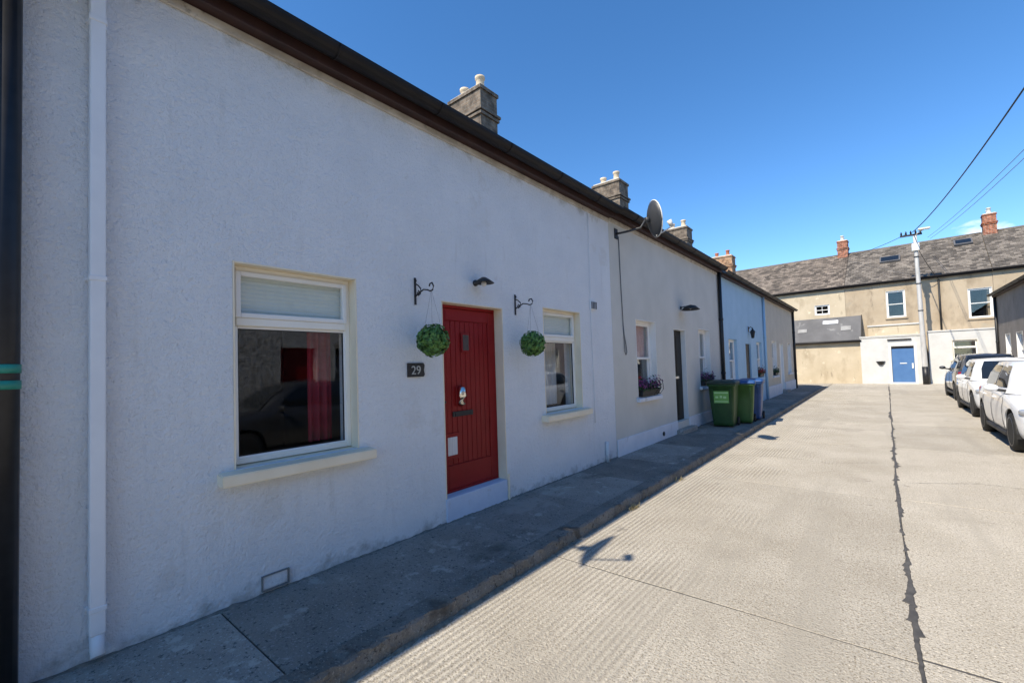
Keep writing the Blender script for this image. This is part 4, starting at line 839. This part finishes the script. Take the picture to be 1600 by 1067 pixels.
bin_('dark green wheelie bin with a lime label, nearest of the three bins', (-2.86, 11.30, PZ), .08, M_green, M_dgreen, True, 1.03)
bin_('green wheelie bin with a blue lid, middle of the three bins', (-2.64, 12.1, PZ), .16, M_green2, M_blueb)
bin_('blue wheelie bin, farthest of the three bins', (-2.60, 12.9, PZ), .1, M_blueb, M_blueb)

# ------------------------------------------------------------------ cars (local: +y is the front, x to the right, origin on the ground mid wheelbase)
def boolean_cut(ob, cutters):
    for c in cutters:
        md = ob.modifiers.new('cut', 'BOOLEAN'); md.operation = 'DIFFERENCE'; md.solver = 'EXACT'; md.object = c
    dg = bpy.context.evaluated_depsgraph_get(); dg.update(); me = bpy.data.meshes.new_from_object(ob.evaluated_get(dg)); ob.modifiers.clear(); ob.data = me
    for c in cutters: bpy.data.objects.remove(c)
def car(label, loc, rz, paint, tall=0., group='cars parked along the right kerb'):
    t = thing('parked_car', label, 'car', loc, rz, group); W = .87; fa_, ra = 1.28, -1.28; bl = .93+tall*.8; rfz = 1.47+tall
    # lower body loft: y, half width, low z, shoulder z, crown z
    st = [(2.06, .60, .30, .56, .60), (2.00, .72, .24, .66, .71), (1.80, .82, .20, .74, .80), (1.45, .865, .19, .80, .90), (1.0, .87, .19, .86, .98), (.6, .87, .19, bl-.02, bl+.06),
          (0, .87, .19, bl, bl+.06), (-.7, .87, .19, bl+.02, bl+.06), (-1.3, .865, .19, bl+.04, bl+.08), (-1.7, .84, .21, bl+.04, bl+.07), (-1.90, .80, .24, bl+.0, bl+.04), (-1.98, .72, .32, bl-.06, bl-.03)]
    if tall: st = [(y, w, l+.05, s+(.08 if y > .7 else .0)*1, c_+(.08 if y > .7 else 0)) for y, w, l, s, c_ in st]
    bm = bmesh.new(); rings = []
    for y, w, l, s, c_ in st:
        half = [(w*.80, l), (w*.955, l+.05), (w*.99, l+(s-l)*.32), (w, l+(s-l)*.62), (w*.975, s-.05), (w*.90, s+.01), (w*.55, c_)]
        pts = [(0, l)]+half+[(0, c_+.01)]; ring = [bm.verts.new((x, y, z)) for x, z in pts]+[bm.verts.new((-x, y, z)) for x, z in half[::-1]]; rings.append(ring)
    n = len(rings[0])
    for a, b in zip(rings, rings[1:]):
        for k in range(n): bm.faces.new((a[k], a[(k+1) % n], b[(k+1) % n], b[k]))
    bm.faces.new(rings[0]); bm.faces.new(rings[-1])
    body = obj('body', bm, paint, t); sm = body.modifiers.new('s', 'SUBSURF'); sm.levels = 2; sm.render_levels = 2
    dg = bpy.context.evaluated_depsgraph_get(); dg.update(); me = bpy.data.meshes.new_from_object(body.evaluated_get(dg)); body.modifiers.clear(); body.data = me
    cut = []
    body.parent = None
    for ay in (fa_, ra):
        for s in (-1, 1):
            bm = bmesh.new(); lathe(bm, [(.375, s*.60), (.375, s*1.1)], (0, ay, .325), 32, 'X'); bmesh.ops.recalc_face_normals(bm, faces=bm.faces[:])
            cme = bpy.data.meshes.new('c'); bm.to_mesh(cme); bm.free(); co = bpy.data.objects.new('c', cme); COL.objects.link(co); cut.append(co)
    boolean_cut(body, cut); body.parent = t
    for f in body.data.polygons: f.use_smooth = True
    body.data.materials.clear(); body.data.materials.append(paint)
    try: body.data.set_sharp_from_angle(angle=math.radians(40))
    except Exception: pass
    # greenhouse
    k_ = tall*.25
    base = [(.66, 1.02), (.79, .70), (.80, -.2), (.79, -1.25), (.70, -1.86-k_)]; midr = [(.62, .70), (.70, .48), (.715, -.2), (.70, -1.22), (.63, -1.70-k_)]; top = [(.50, .28), (.585, .14), (.60, -.3), (.585, -1.12), (.52, -1.42-k_)]
    bm = bmesh.new(); z_ = (bl-.02, bl+(rfz-bl)*.52, rfz-.035); R = []
    for rg, z in zip((base, midr, top), z_): R.append([bm.verts.new((x, y, z+(.03 if (z == z_[2] and i == 2) else 0)-(.02 if (z == z_[2] and i == 4) else 0))) for i, (x, y) in enumerate(rg)]+[bm.verts.new((-x, y, z+(.03 if (z == z_[2] and i == 2) else 0)-(.02 if (z == z_[2] and i == 4) else 0))) for i, (x, y) in list(enumerate(rg))[::-1]])
    for a, b in zip(R, R[1:]):
        for k in range(10): bm.faces.new((a[k], a[(k+1) % 10], b[(k+1) % 10], b[k]))
    crown = [bm.verts.new((0, y*.94, rfz+(.03 if i == 2 else (.015 if i in (1, 3) else -.01)))) for i, (x, y) in enumerate(top)]
    T_ = R[2]
    for i in range(4):
        bm.faces.new((T_[i], T_[i+1], crown[i+1], crown[i])); bm.faces.new((T_[9-i], crown[i], crown[i+1], T_[8-i]))
    bm.faces.new((T_[0], crown[0], T_[9])); bm.faces.new((T_[4], T_[5], crown[4]))
    es = [e for e in bm.edges if len(e.link_faces) == 2 and e.calc_face_angle(0) > .35]; bmesh.ops.bevel(bm, geom=es, offset=.03, segments=3, affect='EDGES')
    obj('cabin', bm, paint, t, smooth=True)
    try: t.children[-1].data.set_sharp_from_angle(angle=math.radians(50))
    except Exception: pass
    # panes follow the three rings
    def P3(i, tt):
        (x0, y0), (x1, y1), (x2, y2) = base[i], midr[i], top[i]
        if tt < .5: q = tt*2; return Vector((x0+(x1-x0)*q, y0+(y1-y0)*q, z_[0]+(z_[1]-z_[0])*q))
        q = tt*2-1; return Vector((x1+(x2-x1)*q, y1+(y2-y1)*q, z_[1]+(z_[2]-z_[1])*q))
    def SP(u, tt):
        i = min(int(u), 3); f = u-i; return P3(i, tt).lerp(P3(i+1, tt), f)
    def side_pane(u0, u1, t0, t1, s, name):
        bm = bmesh.new(); nu, nv = 4, 4; G = []
        for a in range(nu+1):
            G.append([])
            for b in range(nv+1):
                tt = t0+(t1-t0)*b/nv; p = SP(u0+(u1-u0)*a/nu, tt); G[-1].append(bm.verts.new(((p.x+.009)*s, p.y, p.z+.003)))
        for a in range(nu):
            for b in range(nv): bm.faces.new((G[a][b], G[a+1][b], G[a+1][b+1], G[a][b+1]))
        obj(name, bm, M_carglass, t, smooth=True)
    for s in (-1, 1):
        side_pane(.95, 1.97, .16, .88, s, 'front_side_pane'); side_pane(2.07, 3.05, .16, .88, s, 'rear_side_pane'); side_pane(3.14, 3.62, .20, .85, s, 'quarter_pane')
    def end_pane(i, sgn, name, t0=.08, t1=.92, in_=.07):
        bm = bmesh.new(); G = []
        for b in range(5):
            tt = t0+(t1-t0)*b/4; p = P3(i, tt); G.append([bm.verts.new(((p.x-in_+.02)*k, p.y+sgn*(.013), p.z+.012)) for k in (-1, -.5, 0, .5, 1)])
        for a, b in zip(G, G[1:]):
            for k in range(4): bm.faces.new((a[k], a[k+1], b[k+1], b[k]))
        obj(name, bm, M_carglass, t, smooth=True)
    end_pane(0, 1, 'windscreen'); end_pane(4, -1, 'rear_screen', .30, .92)
    for ay in (fa_, ra):
        for s in (-1, 1):
            x = s*(W-.115); wl = obj('wheel', lathe(bmesh.new(), [(.19, x-.10*1), (.285, x-.10), (.315, x-.07), (.318, x), (.315, x+.07), (.285, x+.10), (.19, x+.10)], (0, ay, .318), 28, 'X'), M_rubber, t)
            rim = bmesh.new(); lathe(rim, [(.225, x+s*.06), (.235, x+s*.103), (.215, x+s*.095), (.19, x+s*.05)], (0, ay, .318), 24, 'X')
            for k in range(5):
                a = 2*PI*k/5; d = Vector((0, math.cos(a), math.sin(a))); q = d.cross(Vector((1, 0, 0))); o = Vector((x+s*.085, ay, .318))
                prism(rim, [o+d*.02+q*.03, o+d*.22+q*.022, o+d*.22-q*.022, o+d*.02-q*.03], (s*.012, 0, 0))
            obj('rim', rim, M_rim, wl)
            bm = bmesh.new(); rr1 = [[bm.verts.new((xx, ay+.372*math.cos(2*PI*k/28), .325+.372*math.sin(2*PI*k/28))) for k in range(28)] for xx in (s*.61, s*.845)]
            for k in range(28):
                if rr1[0][k].co.z > .2: bm.faces.new((rr1[0][k], rr1[0][(k+1) % 28], rr1[1][(k+1) % 28], rr1[1][k]))
            bm.faces.new(rr1[0]); obj('wheel_arch_liner', bm, M_trim, t)
    for s in (-1, 1):
        bm = bmesh.new(); bmesh.ops.create_icosphere(bm, subdivisions=3, radius=1)
        for v in bm.verts: v.co = Vector((s*(W+.09)+v.co.x*.095, .66+v.co.y*.07, bl+.08+v.co.z*.065))
        mr_ = obj('wing_mirror', bm, paint, t, smooth=True); obj('mirror_stalk', tube(bmesh.new(), [(s*(W-.1), .62, bl+.02), (s*(W+.06), .64, bl+.05)], .024, 8), M_trim, mr_)
        bm = bmesh.new(); bmesh.ops.create_icosphere(bm, subdivisions=3, radius=1)
        for v in bm.verts: v.co = Vector((s*.66+v.co.x*.17, 1.83-abs(v.co.x+s*.0)*.0+v.co.y*.16-(.09 if v.co.x*s > .2 else 0)*v.co.x*s, .655+(.07 if tall else 0)+v.co.z*.085+.03*v.co.x*s))
        obj('headlight', bm, M_lens, t, smooth=True)
        bm = B(s*.70-.10, s*.70+.10, -1.98, -1.84, bl-.30, bl-.02, bev=.03, seg=2); obj('tail_light', bm, M_tail, t)
        for yy in (.02, -.92): obj('door_handle', B(s*(W-.03)-.02, s*(W-.03)+.04, yy-.09, yy+.09, bl-.13, bl-.10, bev=.008), paint, t)
        obj('sill_trim', B(s*.80-.06, s*.80+.055, -.88, .88, .185, .27, bev=.02), M_trim, t)
        for yy in (.80, -.15, -1.02): obj('door_seam', tube(bmesh.new(), [(s*(W*.968), yy, bl-.06), (s*(W*1.0005), yy-.02, bl-.28), (s*(W*.99), yy-.02, .42), (s*(W*.965), yy-.02, .30)], .0028, 4), M_trim, t)
    obj('grille', B(-.42, .42, 1.96, 2.062, .42, .52, bev=.02), M_trim, t); obj('lower_intake', B(-.55, .55, 1.90, 2.04, .26, .36, bev=.02), M_trim, t)
    obj('number_plate', B(-.26, .26, 2.055, 2.072, .375, .415+.06, bev=.003), M_plate, t)
    obj('underbody', B(-.74, .74, -1.85, 1.85, .17, .24), M_trim, t)
    return t
car('silver-white hatchback parked at the right edge, nearest of the visible cars', (2.49, 10.95+1.28, 0), PI, M_spaint)
car('small white car parked between the nearest hatchback and the charcoal car', (2.66, 16.4+1.28, 0), PI, M_wpaint)
car('charcoal car farthest up the row, just before the far white outbuilding', (2.86, 22.9+.3, 0), 0, M_dpaint, .13)
car('black car parked opposite the near window, seen only as a reflection in it', (2.5, 4.3, 0), PI, M_dpaint, .02)

# ------------------------------------------------------------------ utility pole and wires
PB_, PT = Vector((1.98, 33.2, -.05)), Vector((1.88, 33.2, 8.25))
up = thing('utility_pole', 'pale utility pole with black base in front of the far houses', 'utility pole', (PB_.x, PB_.y, 0)); o = Vector(up.location)
dpv = (PT-PB_).normalized()
obj('shaft', tube(bmesh.new(), [PB_-o+dpv*(i/8*(PT-PB_).length) for i in range(9)], [.125-.045*i/8 for i in range(9)], 16), M_galv, up)
obj('black_base', tube(bmesh.new(), [PB_-o, PB_-o+dpv*1.02], [.145, .14], 16), M_black, up)
tp = PT-o
obj('junction_box', B(tp.x-.16, tp.x+.16, -.17, .15, tp.z-.85, tp.z-.45, bev=.012), M_dishp, up)
ca = obj('crossarm', B(tp.x-.62, tp.x+.30, -.05, .05, tp.z+.02, tp.z+.11, bev=.008), M_trim, up)
for k in range(5): obj('insulator', lathe(bmesh.new(), [(.02, 0), (.05, .02), (.03, .06), (.055, .08), (.03, .14), (.02, .2)], (tp.x-.56+.2*k, 0, tp.z+.11), 10), M_gutter, ca)
la = obj('lamp_arm', tube(bmesh.new(), [(tp.x, 0, tp.z-.1), (tp.x+.12, -.1, tp.z+.12), (tp.x+.45, -.25, tp.z+.27)], .03, 8), M_galv, up)
obj('lamp_head', B(tp.x+.12, tp.x+.62, -.42, -.2, tp.z+.20, tp.z+.30, bev=.03, seg=2), M_lead, la)
for k in range(3): obj('pole_band', tube(bmesh.new(), [tp-dpv*(1.2+1.5*k), tp-dpv*(1.16+1.5*k)], .125, 14), M_trim, up)
def wire(label, a, b, sag, r=.012, name='overhead_wire', m=None):
    a, b = Vector(a), Vector(b); n = 24; pts = []
    for i in range(n+1):
        f = i/n; p = a.lerp(b, f); p.z -= sag*4*f*(1-f); pts.append(p-a)
    w_ = thing(name, label, 'wire', a, group='overhead wires'); obj('cable', tube(bmesh.new(), pts, r, 6), m or M_wire, w_)
WIRES = []
wire('thick black overhead wire rising from the pole to the upper right', (1.80, 33.2, 8.47), (3.1, 5.0, 7.4), .55, .020)
wire('thin grey overhead wire, upper of the two faint ones at right', (2.6, 36, 8.6), (4.1, 6.0, 7.1), .4, .009, m=M_cable)
wire('thin grey overhead wire, lower of the two faint ones at right', (2.7, 36, 8.5), (4.2, 6.0, 6.95), .4, .009, m=M_cable)
wire('black wire running left from the pole to the far chimney', (1.5, 33.2, 8.4), (-1.6, 38.2, 8.5), .15, .014)
wire('black service wire dropping from the pole to the house behind', (1.95, 33.2, 7.6), (2.95, 35.0, 5.75), .15, .014)

# dry weeds in the kerb channel
for (yy, lab) in ((4.75, 'tuft of dry weeds at the kerb foot, near the dish shadow'), (6.2, 'small tuft of dry weeds at the kerb foot before the grey cottage')):
    t = thing('weed', lab, 'weed', (-2.235, yy, 0)); r_ = random.Random(int(yy*10)); bm = bmesh.new()
    for k in range(60 if yy < 5 else 24):
        b = Vector((r_.uniform(-.015, .05), r_.gauss(0, .05), 0)); d = Vector((r_.uniform(-.2, .7), r_.uniform(-1, 1), r_.uniform(.1, .8))).normalized()*r_.uniform(.03, .085); sd_ = d.cross(Vector((0, 0, 1))).normalized()*.006
        bm.faces.new([bm.verts.new(q) for q in (b-sd_, b+sd_, b+d*.6+sd_*.8+Vector((0, 0, .01)), b+d)])
    obj('blades', bm, M_straw, t)
